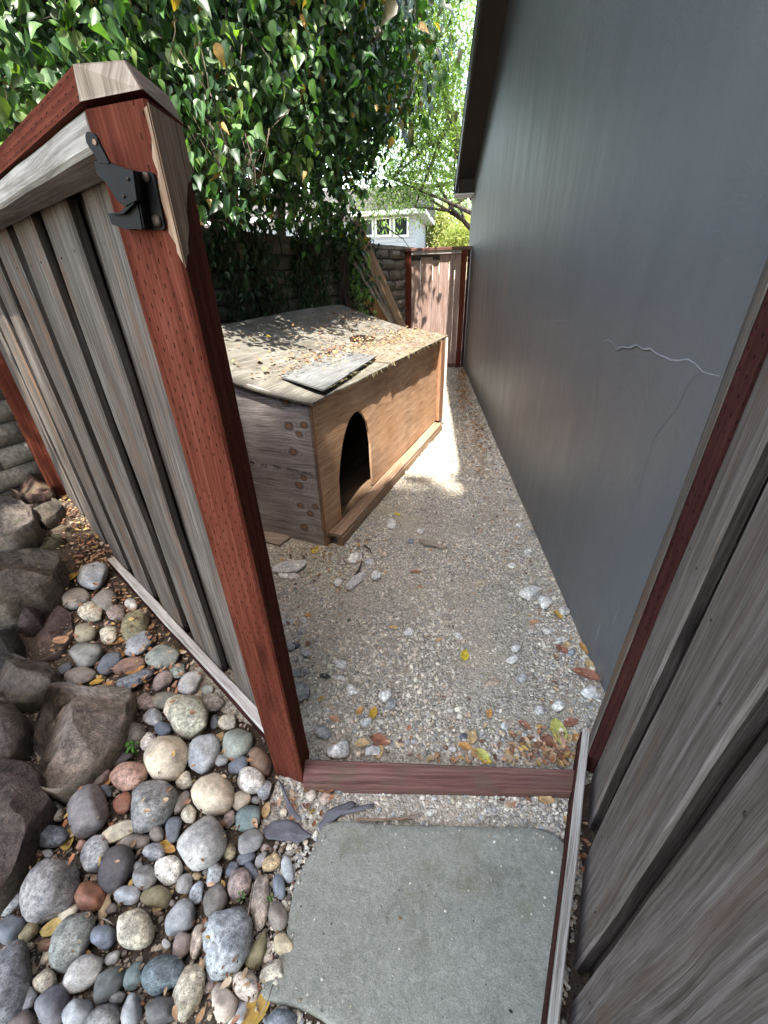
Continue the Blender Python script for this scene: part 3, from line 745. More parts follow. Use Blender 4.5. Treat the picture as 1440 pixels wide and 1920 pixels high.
M_plyfront = ply_mat('orange_brown_front_plywood', (.20, .11, .065), (.48, .30, .19), (.68, .48, .34), orange=(.72, .36, .14))
M_plyroof = ply_mat('silver_roof_plywood', (.05, .046, .038), (.12, .112, .096), (.21, .20, .175), dirt=(.06, .05, .033), scale=.7)
M_plygray = ply_mat('grey_offcut_plywood', (.035, .035, .036), (.105, .107, .108), (.20, .205, .205), scale=1.6)
M_plypink = ply_mat('pinkish_offcut_plywood', (.07, .05, .036), (.16, .125, .095), (.24, .20, .16))
def sidepanel(s, nm, mat):
    a = Acc(); poly = [D(s, 0, 0.0), D(s, HW_, 0.0)]+[D(s, HW_*(1-i/8), rz(HW_*(1-i/8))-.004) for i in range(9)]
    a.prism(poly, Du*.015, Dw, Zv); a.UV = [((u), v) for u, v in a.UV]; return a.put(nm, mat, dh)
# uv origin of prism is its first point after winding; shift so that D(s,0,0) is the origin
def sidepanel2(s, nm, mat):
    poly = [D(s, 0, 0.0), D(s, HW_, 0.0)]+[D(s, HW_*(1-i/8), rz(HW_*(1-i/8))-.004) for i in range(9)]
    b = Acc(); n = len(poly); b.V = poly+[p+Du*.015 for p in poly]
    uv = lambda p: (float(np.dot(p-D(0, 0, 0), Dw)), float(p[2]))
    b.F = [list(range(n)), list(range(2*n-1, n-1, -1))]; b.UV = [uv(p) for p in poly]+[uv(p) for p in b.V[n:][::-1]]
    for i in range(n):
        j = (i+1) % n; b.F.append([j, i, n+i, n+j]); b.UV += [(i*.1, 0), (i*.1+.1, 0), (i*.1+.1, .015), (i*.1, .015)]
    return b.put(nm, mat, dh)
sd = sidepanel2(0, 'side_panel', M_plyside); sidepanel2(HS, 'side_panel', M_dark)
# front panel with arched opening: polygon split into strips around the arch
def front():
    a = Acc(); th = Dw*.015
    arch = [(.226, .0), (.222, .20), (.232, .36), (.265, .46), (.312, .565), (.365, .635), (.42, .68), (.49, .705), (.56, .703), (.62, .66), (.676, .593), (.705, .51), (.722, .42), (.724, .28), (.730, .14), (.742, .085)]
    L = HS+.005; zt = rz(0)-.004
    outer = [(0, .0), (0, zt), (.3, zt), (.6, zt), (.9, zt), (1.5, zt), (L, zt), (L, .075), (1.5, .075), (.742, .085)]
    # left strip + top + right using quads between arch and outline
    def q(pts): a.prism([D(s, .0, z) for s, z in pts], th, Du, Zv)
    A2 = arch
    q([(0, 0), (.226, 0), (.222, .20), (.232, .36), (.232, .36), (0, .36)])
    q([(0, .36), (.232, .36), (.265, .46), (.312, .565), (.365, .635), (.42, .68), (.49, .705), (.49, zt), (0, zt)])
    q([(.49, zt), (.49, .705), (.56, .703), (.62, .66), (.676, .593), (.705, .51), (.722, .42), (L, .42), (L, zt)])
    q([(.722, .42), (.724, .28), (.730, .14), (.742, .085), (L, .085), (L, .42)])
    return a
fr = front()
# shared uv origin for the whole face
fr.UV = []
for f in fr.F:
    for i in f:
        p = fr.V[i]; fr.UV.append((float(np.dot(p-DA, Du)), float(p[2])+float(np.dot(p-DA, Dw))))
fr.put('front_panel', M_plyfront, dh)
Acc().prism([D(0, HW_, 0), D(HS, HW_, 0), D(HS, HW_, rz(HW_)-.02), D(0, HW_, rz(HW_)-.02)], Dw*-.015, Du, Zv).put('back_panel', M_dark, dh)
Acc().prism([D(.02, -.012, .055), D(HS-.02, -.012, .055), D(HS-.02, HW_-.02, .055), D(.02, HW_-.02, .055)], Zv*.015, Du, Dw).put('floor', M_floor, dh)
Acc().prism([D(.017, .02, .072), D(.017, HW_-.03, .072), D(.017, HW_-.03, rz(HW_)-.08), D(.017, .02, rz(0)-.03)], Du*.006, Dw, Zv).put('shade_lining', M_dark, dh)  # black sheet added inside so the doorway reads as deep shade
Acc().prism([D(.03, .018, .88), D(HS-.02, .018, .88), D(HS-.02, HW_-.03, rz(HW_)-.06), D(.03, HW_-.03, rz(HW_)-.06)], Zv*-.006, Du, Dw).put('shade_ceiling', M_dark, dh)  # black sheet under the roof, shade painted as a surface
# ledge: flat board and the joist under its outer edge
B(D(.03, -.050, .078), D(2.34, -.050, .078), Dw*.088, Zv*.022, 14, .004, .0015).put('ledge_board', M_brownwood, dh)
B(D(.035, -.078, .032), D(2.34, -.078, .032), Dw*.038, Zv*.066, 10, .004, .0012).put('ledge_joist', M_brownwood, dh)
B(D(HS-.085, -.022, .09), D(HS-.085, -.022, .885), Du*.15, Dw*.038, 4, .004, .001).put('corner_stud', M_orangewood, dh)
B(D(HS+.012, -.028, .02), D(HS+.012, -.028, .90), Du*.014, Dw*.06, 8, .003, .003).put('white_edge_strip', M_whitestrip, dh)
B(D(.006, -.003, .0), D(.006, -.003, .89), Du*.012, Dw*.005, 8, .001, .001).put('split_edge', M_orangewood, dh)
def roofgrid(s0, s1, t0, t1, lift, th, nm, mat, ns=40, nt_=18, warp=1.0):
    a = Acc(); tops = []
    def zz(s, t):
        z = rz(t)+lift
        z += warp*.012*math.sin(s*2.2+t*3)*(t+.1)+warp*.006*noise.noise(Vector((s*3, t*3, lift*50)))
        if warp: z += -.012*math.exp(-((t-.45)/.25)**2)*math.exp(-(s/.25)**2)
        return z
    for lv in (0, 1):
        for i in range(ns+1):
            for j in range(nt_+1):
                s = s0+(s1-s0)*i/ns; t = t0+(t1-t0)*j/nt_
                es = .006*noise.noise(Vector((s*14, t*14, 3))) if (j in (0, nt_) or i in (0, ns)) else 0
                a.V.append(D(s+es, t+es, zz(s, t)-(1-lv)*th))
    k = (ns+1)*(nt_+1); st = nt_+1
    for lv in (0, 1):
        for i in range(ns):
            for j in range(nt_):
                q = lv*k+i*st+j; f = [q, q+st, q+st+1, q+1]
                f = f[::-1] if lv == 1 else f
                a.F.append(f)
    def wallf(e):
        for m_, n_ in zip(e[:-1], e[1:]): a.F.append([m_, n_, n_+k, m_+k])
    wallf([i*st for i in range(ns+1)][::-1]); wallf([i*st+nt_ for i in range(ns+1)])
    wallf([j for j in range(st)]); wallf([ns*st+j for j in range(st)][::-1])
    for f in a.F:
        for i in f:
            p = a.V[i]; a.UV.append((float(np.dot(p-DA, Du)), float(np.dot(p-DA, Dw))+float(p[2])*.3))
    o = a.put(nm, mat, dh); return o
roofgrid(-.025, HS+.06, -.030, HW_+.03, .0, .010, 'roof_sheet', M_plyroof)
roofgrid(1.05, HS+.075, -.040, .30, .010, .008, 'roof_sheet', M_plypink, 20, 5, .3)
def offcut():
    a = Acc(); cor = [G(527, 712, .955), G(608, 738, .925), G(706, 672, .935), G(634, 661, .968)]
    a.prism([c+Zv*.010 for c in cor], Zv*.009, Du, Dw); return a
offcut().put('plywood_offcut', M_plygray, dh)
# small nails
for (x, y) in ((285, 158), (800, 325), (938, 470), (945, 360), (1045, 1190)):
    px, py = px2(x, y); pl, nn = ((Du, -Du) if x < 860 else (Dw, -Dw))
    c = P(px, py, pl, D(0, 0, 0)); Acc().tube([c, c+nn*.003], [.0035, .003], 8).put('nail', M_screw, dh)
# printed lumber stamp on the side panel (upside down, faded)
def textobj(s, size, pos, parent, name='stamp'):
    cu = bpy.data.curves.new(name, 'FONT'); cu.body = s; cu.size = size; cu.extrude = .0003; cu.align_x = 'LEFT'
    o = bpy.data.objects.new(name, cu); COL.objects.link(o)
    bpy.context.view_layer.update()
    me = bpy.data.meshes.new_from_object(o.evaluated_get(bpy.context.evaluated_depsgraph_get()))
    bpy.data.objects.remove(o); me.materials.clear()
    # text x axis runs along +Dw (upside down reading), text up = -Z
    Xa = Vector(pos[1]); Ya = Vector(pos[2]); Na = Xa.cross(Ya)
    mm = Matrix((( Xa.x, Ya.x, Na.x, pos[0][0]), (Xa.y, Ya.y, Na.y, pos[0][1]), (Xa.z, Ya.z, Na.z, pos[0][2]), (0, 0, 0, 1)))
    me.transform(mm); me.transform(Matrix.Translation(-Vector(rootloc(parent)))); me.materials.append(M_ink)
    o2 = bpy.data.objects.new(name, me); COL.objects.link(o2); o2.parent = parent; return o2
def stamp_at(px0, py0, px1, py1, s, parent):
    """line of print from photo point 0 (reading start, right side) to 1; panel plane, print is upside down"""
    p = P(px0, py0, Du, D(-.001, 0, 0)); q = P(px1, py1, Du, D(-.001, 0, 0)); Xa = (q-p); L = np.linalg.norm(Xa); Xa /= L
    Na = -Du; Ya = np.cross(Na, Xa)
    sz = L/(len(s)*.62)
    return textobj(s, sz, (p, Xa, Ya), parent)
z4 = lambda x, y: (450+x/8.47, 840+y/8.47)
stamp_at(*z4(430, 258), *z4(285, 238), '357', dh)
stamp_at(*z4(640, 288), *z4(488, 262), 'MILL', dh)
stamp_at(*z4(948, 352), *z4(716, 308), 'THICKNESS', dh)
stamp_at(*z4(1128, 390), *z4(978, 362), 'SPAN', dh)
stamp_at(*z4(1215, 440), *z4(1080, 415), '1-S', dh)
def ring():
    c = P(*z4(193, 235), Du, D(-.0012, 0, 0)); a = Acc(); n = 20; r0, r1 = .0085, .012
    for i in range(n):
        t = 2*math.pi*i/n; a.V.append(c+Dw*math.cos(t)*r0*1.1+Zv*math.sin(t)*r0); a.V.append(c+Dw*math.cos(t)*r1*1.1+Zv*math.sin(t)*r1)
    for i in range(n): j = (i+1) % n; a.F.append([2*i, 2*i+1, 2*j+1, 2*j]); a.UV += [(0, 0)]*4
    b = len(a.V); a.V += [c+Dw*-.016+Zv*-.002, c+Dw*.015+Zv*-.001, c+Dw*.015+Zv*.006, c+Dw*-.016+Zv*.005]
    a.V = [v-Du*.0003*(i >= b) for i, v in enumerate(a.V)]; a.F.append([b, b+1, b+2, b+3]); a.UV += [(0, 0)]*4
    a.put('stamp', M_ink, dh)
ring()
# board lying under the side panel
sb = Acc().prism([G(482, 990, .02), G(545, 1006, .02), G(524, 1022, .02), G(470, 1008, .02)], Zv*-.022, (1, 0, 0), (0, 1, 0)).put('scrap_board', M_scrap)
tag(top(sb, G(510, 1010)), 'short scrap board on the gravel under the doghouse side', 'board')

# ================================================================== leaning lumber
lum = thing('wide_plank', tuple(P(748, 618, Bn, BW(0, .3))*np.array([1, 1, 0])), 'wide brown plank leaning on the block wall behind the doghouse', 'plank', 'lumber leaning against the wall')
def lean(px0, py0, px1, py1, top_off, wd, th, mat, name, face, label=None, depth=6.55):
    T = P(px0, py0, Bn, BW(0, top_off)); M_ = Yp(px1, py1, T[1]+.45)
    d = M_-T; E = T+d*((T[2])/(-d[2])) if d[2] < 0 else M_
    d = (E-T)/np.linalg.norm(E-T)
    fv = np.array(face, float); fv -= fv.dot(d)*d; fv /= np.linalg.norm(fv); tv = np.cross(d, fv)
    return B(E, T, fv*wd, tv*th, 6, .004, .002), E
a_, e_ = lean(664, 412, 748, 600, .06, .14, .038, None, '', (0.55, .8, 0)); lum.location = e_
a_.put('plank_face', M_brownwood, lum)
bpx = lean(688, 560, 728, 604, .10, .16, .02, None, '', (.9, .3, 0))
o = bpx[0].put('short_plank', M_orangewood); tag(top(o, bpx[1]), 'orange brown plank at the bottom of the leaning lumber', 'plank', 'lumber leaning against the wall')
for i, (x0, y0, x1, y1, lb) in enumerate(((672, 455, 738, 598, 'pale trim strip leaning closest to the wide brown plank'), (680, 470, 742, 600, 'thin trim strip in the middle of the leaning lumber'), (668, 478, 733, 598, 'third narrow trim strip of the lumber leaning on the wall'), (664, 492, 728, 597, 'outermost pale trim strip leaning over the orange plank'))):
    b_, e_ = lean(x0, y0, x1, y1, .12+.02*i, .045, .018, None, '', (.55, .8, 0))
    o = b_.put('trim_strip', M_trimwood); tag(top(o, e_), lb, 'trim strip', 'lumber leaning against the wall')

# ================================================================== neighbour house
nh = thing('neighbour_house', (-6, 24, 0), 'white clapboard neighbour house with dark windows beyond the block wall', 'house')
def siding():
    m = NT('white_clapboard'); tc = m.n('TexCoord').outputs['Object']
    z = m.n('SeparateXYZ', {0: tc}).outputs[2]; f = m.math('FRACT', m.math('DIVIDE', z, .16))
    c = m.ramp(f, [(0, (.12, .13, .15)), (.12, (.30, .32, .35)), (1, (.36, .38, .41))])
    return m.fin(c, .7, m.bump(f, .5, .02))
M_side = siding()
YN = 24.0; r0 = Yp(779, 463, YN)
wl = Acc().prism([(r0[0]-12, YN, 0), (r0[0], YN, 0), (r0[0], YN, Yp(779, 402, YN)[2]), (r0[0]-12, YN, Yp(779, 402, YN)[2])], (0, 6, 0)); wl.put('wall', M_side, nh)
zt = Yp(779, 402, YN)[2]
Acc().prism([(r0[0]-12.4, YN-.5, zt), (r0[0]+.5, YN-.5, zt), (r0[0]+.5, YN-.5, zt+.18), (r0[0]-12.4, YN-.5, zt+.18)], (0, 7, 0)).put('eave', M_white, nh)
Acc().prism([(r0[0]+.5, YN-.5, zt+.182), (r0[0]+.5, YN+3, zt+1.6), (r0[0]+.5, YN+6.5, zt+.182)], (-12.9, 0, 0)).put('roof', M_roofing, nh)
for (x0, x1) in ((681, 697), (707, 730), (741, 763)):
    p = Yp(x0, 441, YN); q = Yp(x1, 412, YN); wz0, wz1 = p[2], zt-.12
    fr_ = Acc()
    for (xa, xb, za, zb) in ((p[0]-.09, p[0], wz0-.09, wz1+.05), (q[0], q[0]+.09, wz0-.09, wz1+.05), (p[0], q[0], wz0-.09, wz0), (p[0], q[0], wz1, wz1+.05)):
        fr_.prism([(xa, YN-.05, za), (xb, YN-.05, za), (xb, YN-.05, zb), (xa, YN-.05, zb)], (0, .048, 0))
    fo = fr_.put('window', M_white, nh)
    Acc().prism([(p[0], YN-.02, wz0), (q[0], YN-.02, wz0), (q[0], YN-.02, wz1), (p[0], YN-.02, wz1)], (0, .018, 0)).put('pane', M_glass, fo)

# ================================================================== cobbles
def ico(sub):
    import bmesh
    bm = bmesh.new(); bmesh.ops.create_icosphere(bm, subdivisions=sub, radius=1.0)
    V = np.array([v.co[:] for v in bm.verts]); T = np.array([[v.index for v in f.verts] for f in bm.faces]); bm.free(); return V, T
ICO = {k: ico(k) for k in (1, 2, 3, 4, 5)}
def nz3(V, sc, seed):
    return np.array([noise.noise(Vector((v[0]*sc+seed, v[1]*sc-seed*.7, v[2]*sc+seed*1.3))) for v in V])
def stone_shape(sub, seed, angular=0.0, lump=.10):
    r = np.random.default_rng(seed); V, T = ICO[sub]; V = V.copy()
    V = np.sign(V)*np.abs(V)**(.92)
    if angular:
        for _ in range(int(5+angular*9)):
            n = r.normal(size=3); n /= np.linalg.norm(n); d = r.uniform(.62, .86) if angular > .5 else r.uniform(.74, .92)
            k = V@n; m = k > d; V[m] -= np.outer((k[m]-d)*.92, n)
    nr = V/np.linalg.norm(V, axis=1)[:, None]
    V = V+nr*(lump*nz3(V, 1.1, seed % 97))[:, None]
    # egg taper
    V[:, 1:] *= (1+.13*r.uniform(-1, 1)*V[:, :1])
    if angular: V += nr*(.05*angular*nz3(V, 3.5, seed % 31))[:, None]
    V /= np.abs(V).max(axis=0)
    return V, T
def ground_ellipse(cx, cy, a, b, th, hfac, bury):
    """turn a silhouette ellipse seen in the photo into a stone's centre and ground axes"""
    c, s = math.cos(R_(th)), math.sin(R_(th))
    zc = terrain(*GT(cx, cy)[:2])
    g = GT(cx, cy); zc = g[2]
    d = np.hypot(g[0], g[1]); 
    est = min(a, b)/FPX*math.hypot(d, CAMH)*hfac
    z = zc+est*(1-2*bury*.5)
    p0 = G(cx, cy, z); u = G(cx+a*c, cy-a*s, z)-p0; v = G(cx-b*s, cy-b*c, z)-p0
    C = np.outer(u[:2], u[:2])+np.outer(v[:2], v[:2])
    rd = ray(cx, cy); hd = np.array([rd[0], rd[1]])/-rd[2]
    C = C-est**2*np.outer(hd, hd)
    w_, E = np.linalg.eigh(C); w_ = np.maximum(w_, (est*.75)**2)
    return p0, math.sqrt(w_[1]), math.sqrt(w_[0]), math.atan2(E[1, 1], E[0, 1]), est
recs = []; ELL = []
def cobble(cx, cy, a, b, th, col, base, kind=0, hf=.54, bury=.25, ang=0, cat='cobble', name='river_cobble', group='river cobbles in the bed left of the flagstone', mat=None, sub=3):
    p, ra, rb, an, rc = ground_ellipse(cx, cy, a, b, th, hf, bury)
    V, T = stone_shape(sub, int(cx*7+cy*13), max(ang, .12), .15)
    V = V*np.array([ra, rb, rc]); c_, s_ = math.cos(an), math.sin(an)
    V = V@np.array([[c_, s_, 0], [-s_, c_, 0], [0, 0, 1]])
    V[:, 2] = np.where(V[:, 2] < -rc*.8, -rc*.8, V[:, 2])
    o = fast(name, V+p, T, mat or M_stone[kind], smooth=True, origin=p)
    o.color = (*(min(1, c_*1.16) for c_ in col), 1); tag(o, None, cat, group)
    recs.append(dict(obj=o, base=base, pos=(p[0], p[1]))); ELL.append((p[0], p[1], p[2], ra, rb, an, rc)); return o
C_tan = (.44, .38, .29); C_lb = (.33, .345, .355); C_gg = (.23, .25, .22); C_brn = (.17, .11, .075); C_blu = (.16, .18, .215); C_wht = (.52, .50, .45)
C_crm = (.44, .40, .31); C_pnk = (.38, .245, .19); C_mau = (.26, .21, .19); C_dk = (.115, .11, .11); C_gry = (.21, .21, .205); C_red = (.22, .105, .07)
C_slt = (.12, .135, .155); C_tau = (.21, .19, .165); C_lg = (.32, .315, .30); C_teal = (.14, .18, .175); C_olv = (.20, .18, .11); C_char = (.075, .068, .070)
C_bg = (.27, .285, .295); C_pc = (.40, .345, .29); C_gold = (.36, .28, .17)
def c5(x, y): return x/2.4, 1380+y/2.4
L5 = [  # crop coordinates, half axes, angle, colour, description, kind, angular
(750, 95, 103, 95, 60, C_tan, 'large round tan cobble', 0, 0), (915, 75, 90, 68, 65, C_lb, 'large pale blue grey oval cobble', 2, 0),
(1065, 30, 76, 60, 40, C_gg, 'smooth green grey oval cobble', 0, 0), (1170, 110, 72, 48, -60, C_brn, 'shiny brown cobble', 0, 0),
(1125, 200, 62, 60, 0, C_wht, 'squarish off white cobble', 1, 0), (960, 255, 110, 93, -75, C_tan, 'largest round tan cobble', 0, 0),
(1075, 133, 50, 36, 35, C_blu, 'small dark blue oval cobble', 0, 0), (995, 110, 32, 30, 0, C_bg, 'small blue grey cobble', 0, .3),
(830, 198, 42, 42, 0, C_crm, 'small round cream cobble', 1, 0), (575, 185, 86, 68, 20, C_pnk, 'salmon pink cobble', 1, .2),
(437, 185, 64, 42, 30, C_mau, 'mauve grey cobble', 0, 0), (550, 100, 52, 28, 20, C_char, 'thin dark wet looking cobble', 0, 0),
(398, 340, 112, 95, 80, (.17, .16, .16), 'big egg shaped dark grey cobble', 0, 0), (680, 300, 128, 92, 50, C_gry, 'big pitted grey speckled cobble', 1, .2),
(555, 302, 52, 40, 60, C_red, 'small reddish brown cobble', 0, 0), (243, 345, 62, 48, 10, C_tau, 'beige and grey two toned stone', 1, .5),
(195, 450, 112, 60, -4, C_slt, 'broken slate blue rock', 1, .8), (160, 535, 42, 26, 0, C_brn, 'small brown cobble', 0, 0), (230, 685, 165, 118, 55, (.20, .195, .195), 'very large grey brown cobble', 1, 0),
(430, 532, 84, 62, 70, C_lb, 'speckled light blue cobble', 1, 0), (522, 595, 112, 74, 65, C_char, 'large charcoal oval cobble', 0, 0),
(540, 428, 84, 46, 28, C_crm, 'broken ivory stone', 0, 1), (600, 475, 76, 36, 12, C_tau, 'flat taupe oval cobble', 0, 0), (708, 443, 34, 38, 0, C_tau, 'small round taupe cobble', 0, 0),
(780, 420, 62, 38, 75, C_slt, 'dark slate oval cobble', 0, 0), (812, 300, 62, 32, 60, C_tau, 'angular taupe stone', 0, .9), (850, 350, 46, 36, -80, C_crm, 'small cream oval cobble', 1, 0),
(693, 522, 54, 38, 10, C_lb, 'small light blue speckled cobble', 1, 0), (760, 603, 67, 62, 45, C_wht, 'round white speckled cobble', 1, 0), (650, 635, 60, 56, 60, C_gry, 'grey triangular cobble', 0, .4),
(910, 482, 118, 98, 60, C_lg, 'big light grey oval cobble', 2, 0), (1085, 290, 48, 40, 45, C_tan, 'small tan oval cobble', 0, 0), (1190, 243, 45, 30, 70, C_bg, 'small blue grey speckled cobble', 1, 0),
(1153, 290, 22, 19, 0, C_gry, 'tiny round grey cobble', 0, 0), (1118, 372, 62, 50, 50, C_teal, 'blue green cobble', 0, 0), (1035, 372, 42, 28, 80, C_mau, 'small mottled brown cobble', 1, 0),
(1128, 475, 68, 46, 50, C_gry, 'smooth mid grey oval cobble', 0, 0), (1035, 518, 42, 30, 80, C_olv, 'small mottled olive cobble', 1, 0), (1108, 552, 44, 28, 20, C_slt, 'small dark grey cobble', 0, 0),
(965, 622, 58, 38, 78, C_lb, 'small white and blue speckled cobble', 1, 0), (1080, 665, 76, 54, 75, C_mau, 'dark brown speckled cobble', 1, 0), (1044, 602, 38, 28, 60, C_slt, 'small dark blue cobble', 0, 0),
(1132, 605, 44, 25, -60, C_blu, 'narrow blue cobble', 0, 0), (1176, 555, 40, 22, 60, C_lg, 'narrow light grey cobble', 0, 0), (1222, 570, 50, 34, 50, C_gold, 'golden tan cobble', 1, .3),
(1293, 600, 60, 27, -82, C_lb, 'long narrow blue grey cobble', 0, 0), (1255, 680, 60, 32, -82, (.22, .25, .29), 'smooth blue oval cobble', 0, 0), (1172, 735, 126, 45, 84, C_pc, 'long pinkish tan granite cobble', 1, 0),
(970, 745, 82, 52, 72, (.15, .14, .125), 'dark taupe wedge shaped cobble', 0, .3), (830, 665, 52, 34, 70, C_lg, 'pale grey oval cobble', 0, 0), (888, 705, 54, 32, 75, (.32, .355, .38), 'pale sky blue stone', 1, .4),
(700, 722, 68, 54, 0, C_olv, 'olive tan cobble', 0, .3), (575, 714, 62, 42, 8, C_lb, 'light blue oval cobble', 0, 0), (402, 722, 73, 66, 0, C_red, 'round red brown cobble', 0, 0),
(474, 775, 60, 24, 65, C_gold, 'slim tan cobble', 0, 0), (48, 738, 84, 52, 42, C_lb, 'pale blue white cobble at the left edge', 1, .2), (92, 630, 52, 38, 40, C_gry, 'grey cobble half under a bigger one', 0, 0),
(48, 865, 78, 58, 42, C_slt, 'dark blue cobble at the left edge', 0, 0), (325, 918, 142, 80, 60, (.19, .20, .185), 'large green grey elongated cobble', 1, .2), (312, 795, 62, 36, 50, C_crm, 'ivory stone leaning under a grey one', 0, .6),
(465, 905, 57, 56, 0, (.18, .205, .245), 'round blue cobble', 0, 0), (610, 870, 92, 90, 90, C_crm, 'large round cream cobble', 1, 0), (812, 822, 92, 58, 60, C_bg, 'blue grey wedge shaped cobble', 0, .2),
(820, 937, 68, 40, 72, C_mau, 'mauve oval cobble', 0, 0), (888, 920, 86, 30, 78, C_pc, 'slim pink and cream cobble', 1, 0), (750, 938, 30, 20, -70, C_lg, 'tiny pale grey cobble', 0, 0),
(1028, 907, 162, 110, 80, (.27, .29, .305), 'largest blue grey oval cobble', 1, 0), (1165, 955, 96, 38, 68, C_olv, 'long olive angular block', 0, 1), (1252, 815, 70, 44, -85, C_tau, 'smooth taupe egg shaped cobble', 0, 0),
(1278, 942, 56, 50, -50, (.50, .42, .27), 'cream yellow cobble', 0, 0), (1240, 1068, 74, 56, 30, C_crm, 'two toned cream and grey stone', 1, .6), (1110, 1122, 80, 58, -70, C_pc, 'speckled pinkish cream cobble', 1, 0),
(1003, 1197, 94, 58, -85, C_pc, 'egg shaped pinkish cobble', 0, 0), (848, 1147, 132, 66, 70, C_crm, 'long cream oval cobble', 1, 0), (735, 1075, 108, 84, 40, (.10, .125, .14), 'large dark blue green cobble', 1, .2),
(606, 1080, 72, 42, 60, C_teal, 'green blue cobble', 0, .3), (490, 1117, 95, 55, 50, (.12, .13, .125), 'dark green grey cobble', 0, .3), (505, 1002, 43, 28, 45, C_lg, 'small pale grey oval cobble', 0, 0),
(378, 1065, 106, 66, 42, C_lg, 'light grey oval cobble', 2, 0), (205, 1100, 60, 50, 45, C_crm, 'small speckled cream cobble', 1, 0), (52, 1100, 170, 90, 80, (.16, .165, .175), 'huge grey cobble at the left edge', 1, 0),
(240, 1208, 96, 72, 58, (.13, .13, .15), 'dark purple grey oval cobble', 0, 0), (118, 1185, 68, 50, 55, C_bg, 'blue grey cobble with a pale stone on it', 0, 0), (112, 1222, 62, 24, 35, C_crm, 'slim cream stone on a blue cobble', 0, .4),
(100, 1280, 62, 46, 0, (.10, .085, .08), 'dark brown cobble at the bottom edge', 0, 0), (350, 1245, 82, 62, 45, C_bg, 'blue grey cobble at the bottom edge', 0, 0), (470, 1272, 84, 62, 45, C_gry, 'grey wedge shaped cobble at the bottom edge', 1, .2),
(525, 1178, 40, 28, 20, C_gry, 'small grey cobble', 0, 0), (590, 1242, 82, 46, 80, C_bg, 'upright blue grey cobble', 0, 0), (720, 1240, 90, 62, 0, (.10, .10, .10), 'flat dark grey slab between cobbles', 0, .6),
(958, 1075, 40, 32, 90, (.11, .11, .11), 'small dark grey angular stone', 0, .5), (938, 1130, 36, 20, 50, C_mau, 'tiny mauve cobble', 0, 0), (1087, 1247, 56, 29, 82, C_lb, 'slim pale blue cobble', 0, 0),
(1262, 1278, 74, 50, 0, C_slt, 'dark slate blue cobble under the flagstone', 1, .2), (128, 880, 62, 34, 48, C_olv, 'soil stained olive stone', 0, .5), (208, 940, 38, 26, 30, C_brn, 'small dark brown stone', 0, .5),
(1195, 500, 22, 17, 0, C_mau, 'tiny pinkish pebble', 0, 0), (1240, 500, 14, 10, 60, C_lg, 'tiny pale pebble', 0, 0), (885, 632, 22, 20, 0, C_gold, 'tiny tan pebble', 0, 0), (365, 490, 30, 24, 60, C_pnk, 'small broken pink stone', 0, .7),
(480, 250, 34, 26, -60, C_slt, 'small slate chip', 0, .5), (605, 243, 22, 16, 0, C_crm, 'tiny beige pebble', 0, 0), (205, 1000, 34, 20, 60, C_crm, 'small cream chip', 0, .6), (505, 780, 30, 26, 40, (.12, .1, .09), 'small dark brown chip', 0, .6),
(775, 752, 16, 16, 0, C_tau, 'tiny taupe pebble', 0, 0), (710, 798, 22, 14, 0, C_pnk, 'tiny pink chip', 0, .4), (215, 528, 30, 20, 0, C_bg, 'small blue grey chip', 0, .5), (620, 590, 30, 26, 60, C_bg, 'small half buried grey cobble', 0, 0), (1395, 255, 20, 26, 0, C_pc, 'small pinkish cobble', 0, 0)]
for (x, y, a, b, th, col, ds, kd, ag) in L5:
    X_, Y_ = c5(x, y); cobble(X_, Y_, a/2.4*1.03, b/2.4*1.03, th, col, ds, kd, ang=ag)
def c4(x, y): return x/2.571, 960+y/2.571
